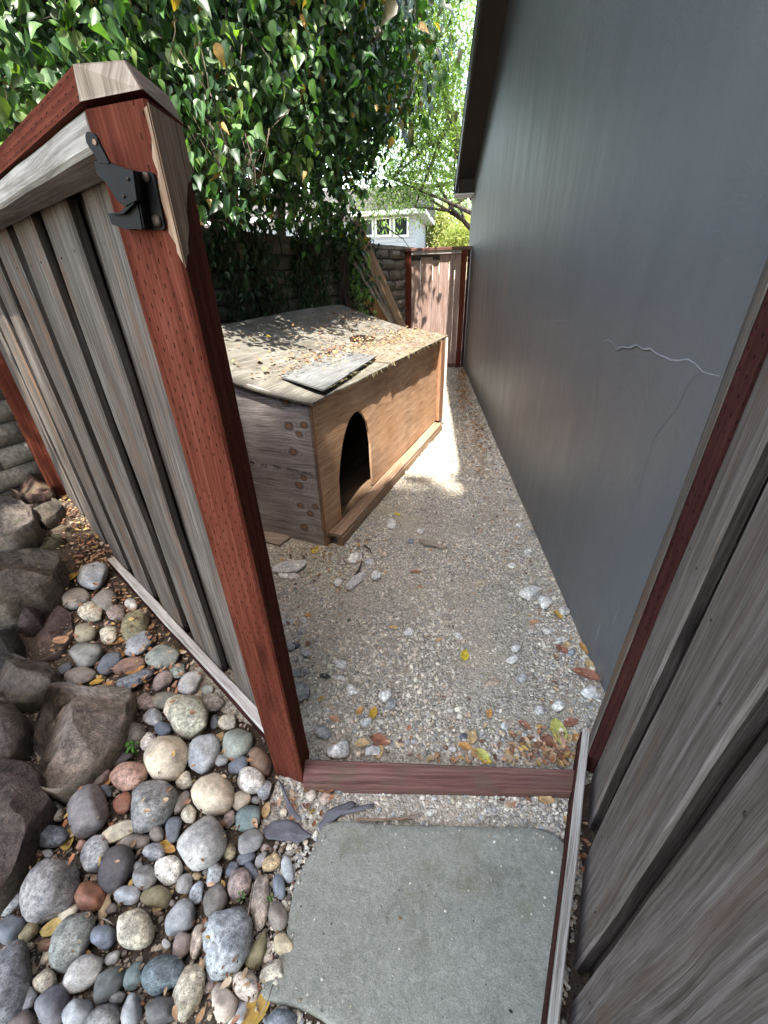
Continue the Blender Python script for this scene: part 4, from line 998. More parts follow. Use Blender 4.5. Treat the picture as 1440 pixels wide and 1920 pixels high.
L4 = [(448, 308, 80, 60, 18, C_lb, 'large pale blue cobble', 2, 0), (360, 418, 76, 45, 12, C_tau, 'grey taupe oval cobble', 0, 0), (440, 484, 60, 46, 0, C_crm, 'cream green mottled cobble', 1, 0),
(505, 425, 62, 50, 0, C_tau, 'flat beige grey cobble under leaves', 0, 0), (560, 490, 45, 37, 10, (.23, .19, .165), 'small brown taupe cobble', 1, 0), (632, 443, 32, 28, 0, C_wht, 'small white stone', 1, .5),
(652, 545, 86, 58, 50, C_olv, 'olive tan angular rock', 1, .5), (410, 580, 62, 45, 10, (.26, .235, .17), 'tan olive cobble', 0, 0), (528, 594, 46, 43, 20, C_crm, 'small round ivory cobble', 1, 0),
(668, 636, 74, 48, 28, C_bg, 'blue grey oval cobble', 2, 0), (786, 697, 80, 55, 12, C_gg, 'large green grey cobble', 0, 0), (410, 684, 82, 58, 8, (.19, .19, .175), 'large smooth grey cobble', 0, 0),
(530, 728, 72, 42, 40, C_slt, 'flat blue slate piece', 0, .3), (620, 740, 82, 34, 14, (.22, .14, .11), 'flat red brown cobble', 0, 0), (645, 812, 102, 40, 22, (.16, .185, .215), 'jagged blue slate rock', 1, .9),
(785, 812, 58, 40, 50, C_mau, 'pink taupe oval cobble', 0, 0), (858, 765, 46, 34, 8, C_gg, 'small green grey stone', 1, .3), (918, 822, 66, 50, 40, C_lg, 'smooth light grey oval cobble', 0, 0),
(800, 908, 72, 40, 14, (.16, .155, .13), 'dark olive oval cobble', 0, 0), (695, 918, 56, 44, -20, C_mau, 'pinkish brown rock', 1, .6), (850, 945, 68, 54, 40, C_crm, 'cream speckled cobble behind a bigger one', 1, 0),
(918, 987, 104, 92, 10, (.33, .32, .25), 'big cream green speckled cobble', 1, 0), (740, 994, 46, 43, 0, C_bg, 'round blue grey cobble', 1, 0), (788, 1042, 46, 38, 8, (.12, .135, .17), 'dark navy blue cobble', 0, 0),
(710, 1105, 46, 38, 50, C_wht, 'small white speckled cobble', 1, 0), (1035, 1012, 38, 20, 80, C_slt, 'slim dark blue cobble', 0, 0), (1100, 1010, 46, 38, 20, C_crm, 'cream mottled cobble', 1, .2),
(1022, 920, 62, 42, 20, C_tau, 'grey brown mottled stone', 1, .2), (1000, 857, 34, 24, 20, C_gg, 'small grey green cobble', 0, 0), (388, 790, 76, 40, 8, C_tau, 'flat taupe slab', 0, .4), (312, 758, 38, 24, 30, C_slt, 'small navy slate chip', 0, 0),
(640, 1070, 70, 62, 50, (.13, .115, .10), 'flat dark brown rock beside the big slab', 1, .5), (345, 838, 46, 20, 0, C_slt, 'half hidden blue slate chip', 0, .2), (235, 890, 26, 18, 0, (.25, .15, .13), 'small pink chip', 0, .5), (215, 960, 20, 18, 0, C_gry, 'small grey chip', 0, .5), (520, 545, 20, 12, 0, C_gry, 'tiny half buried grey stone', 0, 0), (300, 900, 22, 14, 0, C_tau, 'tiny taupe chip', 0, .5)]
for (x, y, a, b, th, col, ds, kd, ag) in L4:
    X_, Y_ = c4(x, y); cobble(X_, Y_, a/2.571*1.03, b/2.571*1.03, th, col, ds, kd, ang=ag)
for (x, y, a, b, th, col, ds) in ((584, 1491, 13, 10, 70, C_pc, 'pale pinkish pebble against the sill'), (610, 1496, 15, 12, 60, (.34, .26, .21), 'pinkish oval pebble near the sill'), (637, 1480, 12, 10, 0, C_gry, 'small grey pebble under the sill'), (809, 1524, 13, 9, 10, C_wht, 'white pebble above the flagstone'), (533, 1523, 8, 9, 0, C_tan, 'tan pebble left of the torn fabric'), (862, 1486, 7, 6, 0, C_pnk, 'tiny pink pebble in front of the sill')):
    cobble(x, y, a, b, th, col, ds, 1, sub=2)
FLAGP = G(800, 1700)[:2]; POSTP = (PA+PB)[:2]/2
marks_bed = [(FLAGP*0+G(560, 1700)[:2], 'the flagstone edge'), (POSTP, 'the red post'), (FW(.6)[:2], 'the kick rail'), (G(160, 1380)[:2], 'the big triangular rock')]
name_all(recs, marks_bed); recs_bed = recs; recs = []

# ================================================================== boulders
def rock_outline(px, h, col, name, label, z0=0.0, dome=.16, seed=1, tilt=(0, 0), ridge=None, na=110, nr=34):
    pts = np.array([GT(x, y) for x, y in px]); pts = np.array([G(x, y, p[2]+h*.55) for (x, y), p in zip(px, pts)])
    zb = np.mean([terrain(p[0], p[1]) for p in pts])+z0
    c = pts.mean(axis=0)
    ang = np.arctan2(pts[:, 1]-c[1], pts[:, 0]-c[0]); rad = np.hypot(pts[:, 0]-c[0], pts[:, 1]-c[1]); o = np.argsort(ang); ang = ang[o]; rad = rad[o]
    # radial function by intersecting polygon edges
    P2 = pts[:, :2]
    def rf(t):
        d = np.array([math.cos(t), math.sin(t)]); best = .02
        for i in range(len(P2)):
            a = P2[i]-c[:2]; b = P2[(i+1) % len(P2)]-c[:2]; e = b-a; den = d[0]*e[1]-d[1]*e[0]
            if abs(den) < 1e-9: continue
            s = (a[0]*e[1]-a[1]*e[0])/den; u = (a[0]*d[1]-a[1]*d[0])/den
            if s > 0 and -1e-6 <= u <= 1.000001: best = max(best, s)
        return best
    A = Acc(); V = [(c[0], c[1], 0)]; rr_ = np.random.default_rng(seed); FAC = [(math.cos(q)*g_, math.sin(q)*g_, d_) for q, g_, d_ in zip(rr_.uniform(0, 6.28, 5), rr_.uniform(.25, 1.1, 5), rr_.uniform(-.08, .12, 5))]
    R0 = [rf(2*math.pi*k/na) for k in range(na)]
    R1 = [(R0[k-1]+6*R0[k]+R0[(k+1) % na])/8 for k in range(na)]
    for i in range(1, nr+1):
        f = i/nr
        for k in range(na):
            t = 2*math.pi*k/na
            if f <= .72: rho = f/.72*.95; zz = h*(1-dome*rho**2)
            else:
                g = (f-.72)/.28; rho = .95+.05*math.sin(g*math.pi)-(.10*g*g); zz = h*(1-dome*.9)*(1-g)**.8-.05*g
                if g > .99: zz = -.05
            x = c[0]+math.cos(t)*R1[k]*rho; y = c[1]+math.sin(t)*R1[k]*rho
            if f <= .8: zz += tilt[0]*(x-c[0])+tilt[1]*(y-c[1])
            if ridge is not None:
                s_ = (x-ridge[0])*ridge[2]+(y-ridge[1])*ridge[3]
                if s_ < 0 and f <= .75: zz += s_*ridge[4]
            if f <= .72:
                for (fx, fy, fd) in FAC: zz = min(zz, h*(1+fd)-fx*(x-c[0])-fy*(y-c[1]))
            v = Vector((x*5+seed, y*5, zz*5)); nn = .30*h*noise.fractal(v, .9, 2.2, 4)*.6
            if f < .98: zz += nn*(.5 if f < .8 else .3)
            V.append((x+nn*.25*math.cos(t)*(f > .6), y+nn*.25*math.sin(t)*(f > .6), zz))
    T = []
    for k in range(na): T.append((0, 1+k, 1+(k+1) % na))
    for i in range(nr-1):
        for k in range(na):
            a = 1+i*na+k; b = 1+i*na+(k+1) % na; T += [(a, a+na, b+na), (a, b+na, b)]
    V = np.array(V); V[0, 2] = V[1:na+1, 2].mean(); V[:, 2] += zb
    o = fast(name, V, np.array(T), M_boulder, smooth=False, origin=(c[0], c[1], zb))
    o.data.polygons.foreach_set('use_smooth', [True]*len(o.data.polygons)); o.color = (*col, 1)
    tag(o, label, 'rock'); return o
t4 = lambda L: [(x/4.173, 1100+y/4.173) for x, y in L]
rp = G(118, 1380)
rock_outline(t4([(430, 790), (510, 780), (620, 800), (760, 812), (900, 815), (1060, 820), (1070, 860), (1030, 960), (1020, 1060), (980, 1170), (920, 1270), (830, 1370), (760, 1450), (660, 1530), (560, 1600), (470, 1660), (340, 1630), (300, 1590), (320, 1500), (350, 1400), (290, 1330), (295, 1150), (310, 1050), (370, 960), (380, 880)]), .13, (.21, .18, .155), 'boulder', 'big triangular brown rock slab with a mossy left face', dome=.10, seed=3, ridge=(G(115, 1400)[0], G(115, 1400)[1], .98, -.2, .8))
rock_outline(t4([(0, 560), (120, 545), (240, 590), (380, 600), (450, 680), (430, 770), (330, 840), (200, 900), (0, 905), (-160, 800), (-150, 620)]), .14, (.085, .075, .066), 'boulder', 'dark brown rock above the big triangular slab', seed=7, dome=.3)
rock_outline([(-60, 1020), (20, 1010), (70, 1015), (112, 1035), (120, 1060), (108, 1095), (80, 1120), (50, 1130), (20, 1152), (-60, 1150)], .20, (.105, .092, .078), 'boulder', 'blocky grey brown boulder above a blue cobble', seed=12, dome=.15)
rock_outline([(-60, 930), (20, 925), (55, 940), (66, 965), (60, 985), (20, 1008), (-60, 1010)], .20, (.13, .115, .105), 'boulder', 'grey boulder below the reddish lava rock', seed=17, dome=.3)
rock_outline([(12, 893), (30, 872), (62, 862), (92, 868), (104, 890), (98, 915), (70, 925), (35, 922), (14, 912)], .16, (.062, .038, .032), 'boulder', 'rough reddish dark lava rock against the red end post', seed=23, dome=.5)
rock_outline([(25, 1125), (50, 1118), (74, 1130), (72, 1160), (50, 1172), (28, 1170), (18, 1150)], .13, (.062, .05, .05), 'boulder', 'small dark rounded rock under the blocky boulder', seed=29, dome=.6)
rock_outline([(-30, 1165), (8, 1162), (28, 1180), (32, 1205), (22, 1230), (0, 1245), (-30, 1240)], .16, (.045, .042, .042), 'boulder', 'black pitted rock at the left edge', seed=31, dome=.5)
rock_outline([(-40, 1322), (30, 1324), (48, 1345), (50, 1375), (38, 1405), (22, 1425), (-40, 1425)], .14, (.088, .076, .068), 'boulder', 'rounded brown rock left of the triangular slab', seed=37, dome=.4)
rock_outline([(-60, 1440), (20, 1425), (62, 1432), (82, 1455), (84, 1480), (100, 1500), (88, 1520), (70, 1545), (50, 1580), (44, 1610), (30, 1650), (0, 1690), (-60, 1730)], .16, (.078, .064, .058), 'boulder', 'large dark brown boulder at the lower left edge', seed=41, dome=.3)
rock_outline([(30, 1180), (60, 1145), (110, 1130), (135, 1150), (140, 1190), (115, 1225), (75, 1245), (38, 1240)], .035, (.105, .078, .075), 'boulder', 'flat purplish rock between boulders and cobbles', seed=43, dome=.15)
rock_outline([(58, 940), (75, 925), (100, 928), (118, 945), (105, 965), (80, 978), (62, 970)], .09, (.09, .08, .072), 'boulder', 'small brown rock beside the leaf pile at the fence end', seed=47, dome=.3)
rock_outline([(66, 1005), (85, 995), (112, 998), (120, 1010), (100, 1020), (72, 1022)], .05, (.088, .085, .055), 'boulder', 'low mossy rock in the dark soil', seed=53, dome=.3)

# ================================================================== flagstone
def flagstone():
    px = [(610, 1540), (640, 1537), (700, 1542), (760, 1545), (830, 1546), (900, 1547), (935, 1550), (960, 1547), (1000, 1549), (1030, 1556), (1050, 1568), (1064, 1585), (1068, 1610), (1064, 1680), (1060, 1800), (1050, 1920), (1045, 2050), (760, 2050), (640, 1935), (600, 1905), (575, 1892), (530, 1880), (495, 1872), (488, 1858), (520, 1800), (535, 1760), (540, 1720), (545, 1690), (552, 1655), (570, 1620), (590, 1580)]
    zt = .030; pts = [G(x, y, zt) for x, y in px]; a = Acc(); n = len(pts)
    # resample outline with a ragged edge
    R = []
    for i in range(n):
        p, q = pts[i], pts[(i+1) % n]; k = max(1, int(np.linalg.norm(q-p)/.012))
        for j in range(k):
            r = p+(q-p)*j/k; R.append(r)
    c = np.mean(R, axis=0); N = len(R)
    rows = [(.0, 0), (.25, 0), (.5, 0), (.75, 0), (.9, 0), (.97, -.001), (.99, -.003), (1.0, -.008), (1.003, -.02), (1.0, -.05)]
    V = [c]; 
    for f, dz in rows[1:]:
        for r in R:
            e = 1+.010*noise.noise(Vector((r[0]*25, r[1]*25, 0)))*(f > .9)
            p = c+(r-c)*f*e; V.append(np.array([p[0], p[1], zt+dz+.0025*noise.noise(Vector((p[0]*6, p[1]*6, 4)))*(f < .999)]))
    F = [[0, 1+i, 1+(i+1) % N] for i in range(N)]
    for k in range(len(rows)-2):
        for i in range(N):
            s = 1+k*N+i; t = 1+k*N+(i+1) % N; F.append([s, s+N, t+N, t])
    o = mesh('flagstone', V, F, M_flag, smooth=True)
    return tag(top(o, (c[0], c[1], 0)), 'large grey green flagstone lying in front of the timber sill', 'paving stone')
flagstone()
for (x, y, ds, cl) in ((1022, 1683, 'two tiny white stones', C_wht), (835, 1708, 'tiny white chip', C_wht), (604, 1836, 'tiny cream chip', C_wht), (750, 1721, 'tiny rusty brown flake', (.2, .09, .03)), (958, 1896, 'tiny black seed', (.02, .02, .02))):
    p_ = G(x, y, .034); V_, T_ = stone_shape(2, x, .5); o_ = fast('stone_chip', V_*np.array([.004, .003, .002])+p_, T_, M_stone[0], smooth=True, origin=p_); o_.color = (*cl, 1); tag(o_, ds+' lying on the flagstone', 'chip')

# ================================================================== gravel between the walls
def scatter_stones(pts, rad, cols, name, label, ang=True, seed=3, sub=1, parent=None, flat=.75, spread=1.0):
    r = np.random.default_rng(seed); n = len(pts); V0, T0 = ICO[sub]; k = len(V0)
    nv = 24; var = []
    for i in range(nv):
        v = V0*(1+.28*r.uniform(-1, 1, (k, 1))); v = v*np.array([1, r.uniform(.6, .95), r.uniform(.5, .8)]); var.append(v)
    var = np.array(var); W = var[r.integers(0, nv, n)]
    # random rotation
    q = r.normal(size=(n, 4)); q /= np.linalg.norm(q, axis=1)[:, None]
    a, b, c, d = q.T
    Rm = np.stack([np.stack([1-2*(c*c+d*d), 2*(b*c-a*d), 2*(b*d+a*c)], 1), np.stack([2*(b*c+a*d), 1-2*(b*b+d*d), 2*(c*d-a*b)], 1), np.stack([2*(b*d-a*c), 2*(c*d+a*b), 1-2*(b*b+c*c)], 1)], 1)
    W = np.einsum('nkj,nij->nki', W, Rm)*rad[:, None, None]; W[:, :, 2] *= flat
    W += pts[:, None, :]
    T = (T0[None]+(np.arange(n)*k)[:, None, None]).reshape(-1, 3)
    C = np.repeat(cols, k, axis=0)
    o = fast(name, W.reshape(-1, 3), T, M_gravel, None, C, smooth=(sub > 1)); return tag(o, label, 'gravel', None, 'stuff')
GC = np.array([(.40, .38, .35), (.30, .29, .28), (.41, .39, .36), (.21, .21, .22), (.34, .29, .25), (.26, .27, .29), (.46, .44, .40), (.30, .25, .20), (.15, .15, .155), (.38, .36, .29)])
def gcols(n, r, mul=1.0):
    c = GC[r.choice(len(GC), n, p=[.2, .17, .13, .13, .09, .1, .06, .05, .04, .03])]; return c*r.uniform(.8, 1.25, (n, 1))*mul*1.36*np.array([1.02, 1.0, .91])
def inside_passage(x, y):
    xr = .745-.095*y-.012
    xl = np.where(y < 2.0, -.40-(y-.8)*.9, -.60+(y-2.0)*.2)
    return (x < xr) & (x > np.minimum(xl, -.43+0*xl)) | ((x < xr) & (x > xl))
def gravel():
    r = np.random.default_rng(21); n = 64000
    y = r.uniform(.82, 3.1, n); x = r.uniform(-1.7, .7, n)
    xr = .745-.095*y-.01; xl = np.where(y < 2.0, -.42-(y-.82)*1.05, -.66+(y-2.0)*.2)
    m = (x < xr) & (x > xl)
    dirt = np.array([noise.noise(Vector((a*2.3, b*2.3, 5)))+.5*noise.noise(Vector((a*7, b*7, 9))) for a, b in zip(x, y)])
    m &= r.uniform(0, 1, n) > np.clip(dirt*1.6+.10, 0, .85)
    x, y = x[m], y[m]; rad = r.lognormal(math.log(.0052), .32, len(x)); rad = np.clip(rad, .003, .014)
    z = .004+rad*.35+.006*np.array([noise.noise(Vector((a*2.2, b*2.2, 0))) for a, b in zip(x, y)])
    scatter_stones(np.stack([x, y, z], 1), rad, gcols(len(x), r), 'gravel', 'fine grey gravel covering the near part of the passage')
    n = 26000; y = r.uniform(3.05, 8.2, n); x = r.uniform(-1.2, .5, n); xr = .745-.095*y-.01; xl = -.66+(y-2.0)*.2
    xl = np.where(y > 4.7, -1.1, xl)
    m = (x < xr) & (x > xl); x, y = x[m], y[m]; rad = r.lognormal(math.log(.0085), .3, len(x))
    scatter_stones(np.stack([x, y, .004+rad*.3], 1), rad, gcols(len(x), r), 'gravel', 'fine gravel in the far part of the passage', seed=4)
    # strip between sill and flagstone, and round the flagstone
    n = 9000; x = r.uniform(-.62, .44, n); y = r.uniform(.15, .80, n)
    fl = np.array([FL(a, b) for a, b in zip(x, y)]); sl = .752+(x+.45)*.012
    left = -.50+0*x
    m = (~fl) & (y < sl) & (x > np.where(y > .6, -.50, -.44)) & (x < .50-(.86-y)*.32)
    x, y = x[m], y[m]; rad = np.clip(r.lognormal(math.log(.0052), .35, len(x)), .003, .012)
    scatter_stones(np.stack([x, y, .001+rad*.35], 1), rad, gcols(len(x), r), 'gravel', 'loose gravel between the timber sill and the flagstone', seed=6)
    # chips in the cobble bed
    n = 5200; u = r.uniform(0, 560, n); v = r.uniform(1040, 1920, n); P_ = []
    for a, b in zip(u, v):
        if b < 1920-(a-520)*2 or True:
            p = GT(a, b)
            if p[1] > .80 and (p[:2]-Fb[:2])@Fn[:2] > -.01: continue
            if FL(p[0], p[1]): continue
            P_.append(p)
    P_ = np.array(P_); rad = np.clip(r.lognormal(math.log(.0042), .5, len(P_)), .002, .013)
    P_[:, 2] += rad*.2; c = gcols(len(P_), r, .62)*np.array([1.05, .95, .85])
    scatter_stones(P_, rad, c, 'gravel', 'small chips and grit between the river cobbles', seed=8)
FLpx = [(610, 1540), (760, 1545), (960, 1547), (1050, 1568), (1068, 1610), (1045, 2050), (760, 2050), (640, 1935), (575, 1892), (495, 1872), (488, 1858), (535, 1760), (552, 1655)]
FLP = [G(x, y, .03)[:2] for x, y in FLpx]
def FL(x, y):
    c = False; n = len(FLP)
    for i in range(n):
        x0, y0 = FLP[i]; x1, y1 = FLP[(i+1) % n]
        if (y0 > y) != (y1 > y) and x < (x1-x0)*(y-y0)/(y1-y0)+x0: c = not c
    return c
gravel()

def grit():
    r = np.random.default_rng(91); P_ = []
    for _ in range(900):
        x, y = FLpx[r.integers(0, len(FLpx))]; i = r.integers(0, len(FLP)); a_, b_ = FLP[i], FLP[(i+1) % len(FLP)]; t = r.uniform(); q = a_+(b_-a_)*t+r.normal(0, .02, 2)
        if FL(q[0], q[1]) and r.uniform() < .5: P_.append((q[0], q[1], .032))
    for _ in range(60):
        q = (r.uniform(-.35, .35), r.uniform(.2, .62))
        if FL(*q): P_.append((q[0], q[1], .032))
    P_ = np.array(P_); scatter_stones(P_, np.clip(r.lognormal(math.log(.0018), .5, len(P_)), .001, .005), gcols(len(P_), r, .9), 'grit', 'fine grit scattered on the edges of the flagstone', seed=14)
grit()
# single larger stones lying on the gravel
CH = [(545, 1062, 34, 13, 12, 'long crumbly white concrete piece'), (532, 1078, 12, 8, 10, 'short white chip'), (550, 1081, 10, 8, 20, 'white rubble lump'), (667, 1045, 13, 10, 40, 'white concrete lump by the corner'), (693, 1053, 8, 6, 0, 'small white round stone'),
 (706, 1078, 11, 11, 60, 'white wedge shaped stone'), (668, 1088, 22, 10, 48, 'elongated pale concrete chunk'), (633, 1093, 9, 9, 30, 'pale grey concrete lump'), (719, 1038, 9, 7, 0, 'round beige pebble'), (605, 1068, 9, 5, 5, 'flat white stone'),
 (538, 1166, 16, 7, 5, 'pale flat rubble piece'), (568, 1163, 8, 7, 0, 'white chip beside an orange leaf'), (563, 1183, 8, 7, 0, 'speckled grey chip'), (540, 1214, 9, 15, 80, 'rough grey concrete chunk'), (554, 1210, 9, 7, 0, 'dark blue grey stone'),
 (575, 1224, 9, 11, 80, 'rough pale rubble cube'), (555, 1265, 11, 9, 0, 'crumbly grey lump'), (570, 1260, 10, 9, 0, 'smaller crumbly grey lump'), (565, 1299, 17, 21, 80, 'large rough concrete lump touching the post'), (640, 1245, 11, 9, 0, 'white faceted stone'),
 (637, 1271, 6, 11, 80, 'thin pale chip'), (661, 1294, 10, 13, 70, 'upright white chalky stone'), (723, 1303, 15, 13, 30, 'white rounded concrete stone'), (734, 1320, 11, 11, 0, 'grey stone leaning on a white one'), (767, 1183, 11, 9, 10, 'white nodule in mid passage'),
 (746, 1189, 7, 4, 0, 'small flat white chip'), (729, 1158, 8, 5, 0, 'flat cream stone'), (605, 1372, 12, 17, 60, 'smooth grey green half moon stone'), (636, 1405, 22, 16, 10, 'large white speckled concrete slab'), (688, 1352, 12, 10, 30, 'white angular stone under a leaf'),
 (697, 1408, 11, 17, 80, 'pale upright concrete piece'), (731, 1396, 12, 9, 10, 'grey triangular flat stone'), (776, 1390, 6, 9, 80, 'small smooth oval stone'), (674, 1412, 10, 9, 0, 'beige stone against the sill'),
 (996, 1110, 22, 12, 18, 'long rough white concrete chunk near the wall'), (1021, 1128, 14, 13, 0, 'round white stone beside the wall'), (1058, 1145, 10, 11, 60, 'pale squarish stone against the wall'), (1108, 1300, 19, 13, -15, 'white granite chunk by the right stile'),
 (1048, 1323, 12, 11, 0, 'round white stone with a pink spot'), (1014, 1333, 8, 11, 75, 'pale grey pointed stone'), (922, 1280, 15, 9, 15, 'flat tan diamond shaped stone'), (967, 1214, 9, 9, 0, 'round pale stone at mid passage'), (961, 1236, 12, 8, 20, 'white crumbly pair of stones'),
 (978, 1271, 9, 11, 70, 'pale green grey stone'), (859, 1190, 11, 6, -30, 'slim white stone'), (832, 1164, 8, 6, 0, 'small cream stone set in the gravel'), (1070, 1224, 9, 7, 20, 'blue violet grey stone'), (1052, 1200, 12, 6, 35, 'narrow white chunk'),
 (1028, 1158+25, 10, 6, 0, 'white chalky chip near the wall'), (947, 1361, 8, 8, 0, 'white stone among fallen leaves'), (849, 1406, 6, 8, 80, 'small pale blue stone near the sill'), (1008, 1386, 8, 9, 0, 'white cube like stone by the leaf pile'), (1035, 1353, 12, 8, 0, 'flat olive grey stone'),
 (984, 1378, 10, 7, -30, 'pale stone left of the leaf pile'), (835, 1402, 5, 5, 0, 'tiny brown pebble'), (870, 1381, 9, 6, 0, 'dark grey pebble'), (836, 1032, 6, 6, 0, 'egg like cream pebble at the twig end'), (770, 1015, 6, 5, 0, 'blue grey pebble left of the twig'), (789, 995, 8, 6, 0, 'white pebble above the twig'),
 (733, 983, 10, 10, 50, 'white chunk below the ledge'), (975, 985, 8, 6, 0, 'white round pebble by the wall'), (990, 1035, 10, 6, 10, 'white flat stone at the wall foot'), (975, 1049, 9, 7, 0, 'flat mauve grey stone'), (960, 1060, 8, 5, 0, 'white chip in the gravel near the wall'),
 (996, 1012-12, 7, 6, 0, 'grey pebble near the wall foot'), (900, 1095, 12, 8, 0, 'flat sandy stone level with the gravel'), (800, 1530, 0, 0, 0, '')]
CHC = {'white': (.50, .50, .48), 'pale': (.38, .38, .37), 'grey': (.27, .27, .265), 'blue': (.20, .23, .27), 'tan': (.30, .25, .20), 'beige': (.40, .33, .27), 'cream': (.45, .40, .31), 'brown': (.2, .14, .1), 'olive': (.2, .19, .15), 'mauve': (.27, .24, .24), 'sandy': (.34, .30, .22), 'dark': (.12, .13, .15)}
recs = []
for (x, y, a, b, th, ds) in CH:
    if not ds: continue
    col = next((CHC[w_] for w_ in ds.replace('-', ' ').split() if w_ in CHC), CHC['grey'])
    rough = any(k in ds for k in ('concrete', 'crumbly', 'rubble', 'rough', 'chunk', 'lump', 'granite', 'nodule', 'slab'))
    smooth_ = any(k in ds for k in ('pebble', 'round ', 'smooth', 'egg'))
    cobble(x, y, a*1.05, b*1.05, th, col, ds, 1, hf=.6 if not 'flat' in ds else .25, ang=0 if smooth_ else (.9 if not rough else .7), name='loose_stone', cat='stone', group='single stones lying on the passage gravel', mat=M_chunk if rough else None, sub=3)
name_all(recs, [(POSTP, 'the red post'), (HW(2)[:2], 'the stucco wall'), (G(1085, 1440)[:2], 'the right stile')])

# ================================================================== leaves
def oriented(tip, nrm):
    tip = tip/np.linalg.norm(tip, axis=1)[:, None]; nrm = nrm-(nrm*tip).sum(1)[:, None]*tip; nrm /= (np.linalg.norm(nrm, axis=1)[:, None]+1e-9)
    side = np.cross(nrm, tip); return np.stack([side, tip, nrm], axis=2)   # columns: local x,y,z
def leafset(tmpl, T0, pos, Rm, size, col):
    n = len(pos); k = len(tmpl)
    W = np.einsum('kj,nij->nki', tmpl, Rm)*size[:, None, None]+pos[:, None, :]
    return W.reshape(-1, 3), (T0[None]+(np.arange(n)*k)[:, None, None]).reshape(-1, 3), np.repeat(col, k, axis=0)
# creeper leaf: pointed, folded along the midrib, drooping tip; length 1 along +y
LV = np.array([(0, 0, 0), (-.30, .12, .06), (.30, .12, .06), (0, .30, -.03), (-.44, .38, .09), (.44, .38, .09), (0, .60, -.05), (-.27, .66, .02), (.27, .66, .02), (0, .85, -.12), (0, 1.08, -.22)])
LT = np.array([(0, 3, 1), (0, 2, 3), (1, 3, 4), (2, 5, 3), (3, 6, 4), (3, 5, 6), (4, 6, 7), (5, 8, 6), (6, 9, 7), (6, 8, 9), (7, 9, 10), (8, 10, 9)])
LV = LV*np.array([.74, 1, 1.25])
# dry leaf, obovate and curled
DV = np.array([(0, -.5, .05), (-.17, -.22, .06), (.17, -.22, .06), (0, -.2, 0), (-.27, .12, .10), (.27, .12, .10), (0, .12, 0), (-.19, .36, .10), (.19, .36, .10), (0, .5, .12)])
DT = np.array([(0, 3, 1), (0, 2, 3), (1, 3, 6), (1, 6, 4), (2, 6, 3), (2, 5, 6), (4, 6, 7), (6, 9, 7), (5, 8, 6), (6, 8, 9)])
FV = np.array([(0, 0, 0), (-.13, .45, .02), (.13, .45, .02), (0, 1, -.05)]); FT = np.array([(0, 2, 1), (1, 2, 3)])
LCOL = np.array([(.42, .25, .13), (.50, .36, .22), (.40, .18, .09), (.24, .13, .08), (.54, .43, .30), (.50, .33, .11), (.38, .20, .13), (.18, .10, .07), (.52, .34, .22)])
def dry_leaves(specs, zf, name, label, seed, sz=.026, parent=None, tiltv=.45, bright=1.0):
    r = np.random.default_rng(seed); Ps = []
    for sp in specs:
        cx, cy, sx, sy, n = sp[:5]
        for _ in range(n):
            p = zf(r.normal(cx, sx), r.normal(cy, sy))
            if p is not None: Ps.append(p)
    Ps = np.array(Ps); n = len(Ps); a = r.uniform(0, 2*math.pi, n)
    tip = np.stack([np.cos(a), np.sin(a), r.normal(0, .18, n)], 1); nr = np.stack([r.normal(0, tiltv, n), r.normal(0, tiltv, n), np.where(r.uniform(size=n) < .7, 1.0, -1.0)], 1)
    s = r.uniform(.6, 1.3, n)*sz; Ps[:, 2] += s*.18+r.uniform(0, .006, n)
    tm = DV
    c = LCOL[r.integers(0, len(LCOL), n)]*r.uniform(.7, 1.15, (n, 1))*bright
    V, T, C = leafset(tm, DT, Ps, oriented(tip, nr), s, c)
    o = fast(name, V, T, M_litter, parent, C); return tag(o, label, 'fallen leaves', None, 'stuff')
def zp(x, y):      # gravel side
    if x > 1440 or y > 1435 or y < 650: return None
    p = G(x, y, .010)
    if p[0] > .745-.095*p[1]-.02 or p[1] < .80 and p[1] > .70 or p[1] > 8: return None
    if 2.0 < p[1] < 4.6 and p[0] < -.62+(p[1]-2.0)*.21+.02: return None
    return p
dry_leaves([(1010, 1405, 45, 22, 90), (1060, 1410, 18, 15, 34), (880, 1425, 90, 7, 38), (700, 1415, 60, 12, 26), (760, 1425, 30, 6, 14), (800, 1330, 150, 50, 20), (1060, 1230, 30, 60, 16), (1020, 1120, 30, 50, 20), (960, 1010, 25, 40, 26),
            (640, 1025, 40, 14, 75), (560, 1040, 35, 20, 30), (600, 1080, 50, 25, 22), (555, 1180, 14, 30, 14), (760, 1150, 120, 120, 22), (930, 930, 16, 40, 36), (905, 850, 14, 40, 60), (870, 800, 20, 40, 30), (800, 920, 70, 70, 30), (1040, 1415, 40, 12, 80)],
           zp, 'leaf_litter', 'dry tan and orange leaves strewn over the passage gravel', 5, .023)
NOTOP = False
dry_leaves([(885, 775, 12, 30, 170), (868, 725, 9, 22, 420), (866, 700, 6, 10, 260), (900, 840, 10, 30, 60)], zp, 'leaf_litter', 'carpet of golden brown leaves at the far end of the passage', 15, .036, None, .5)
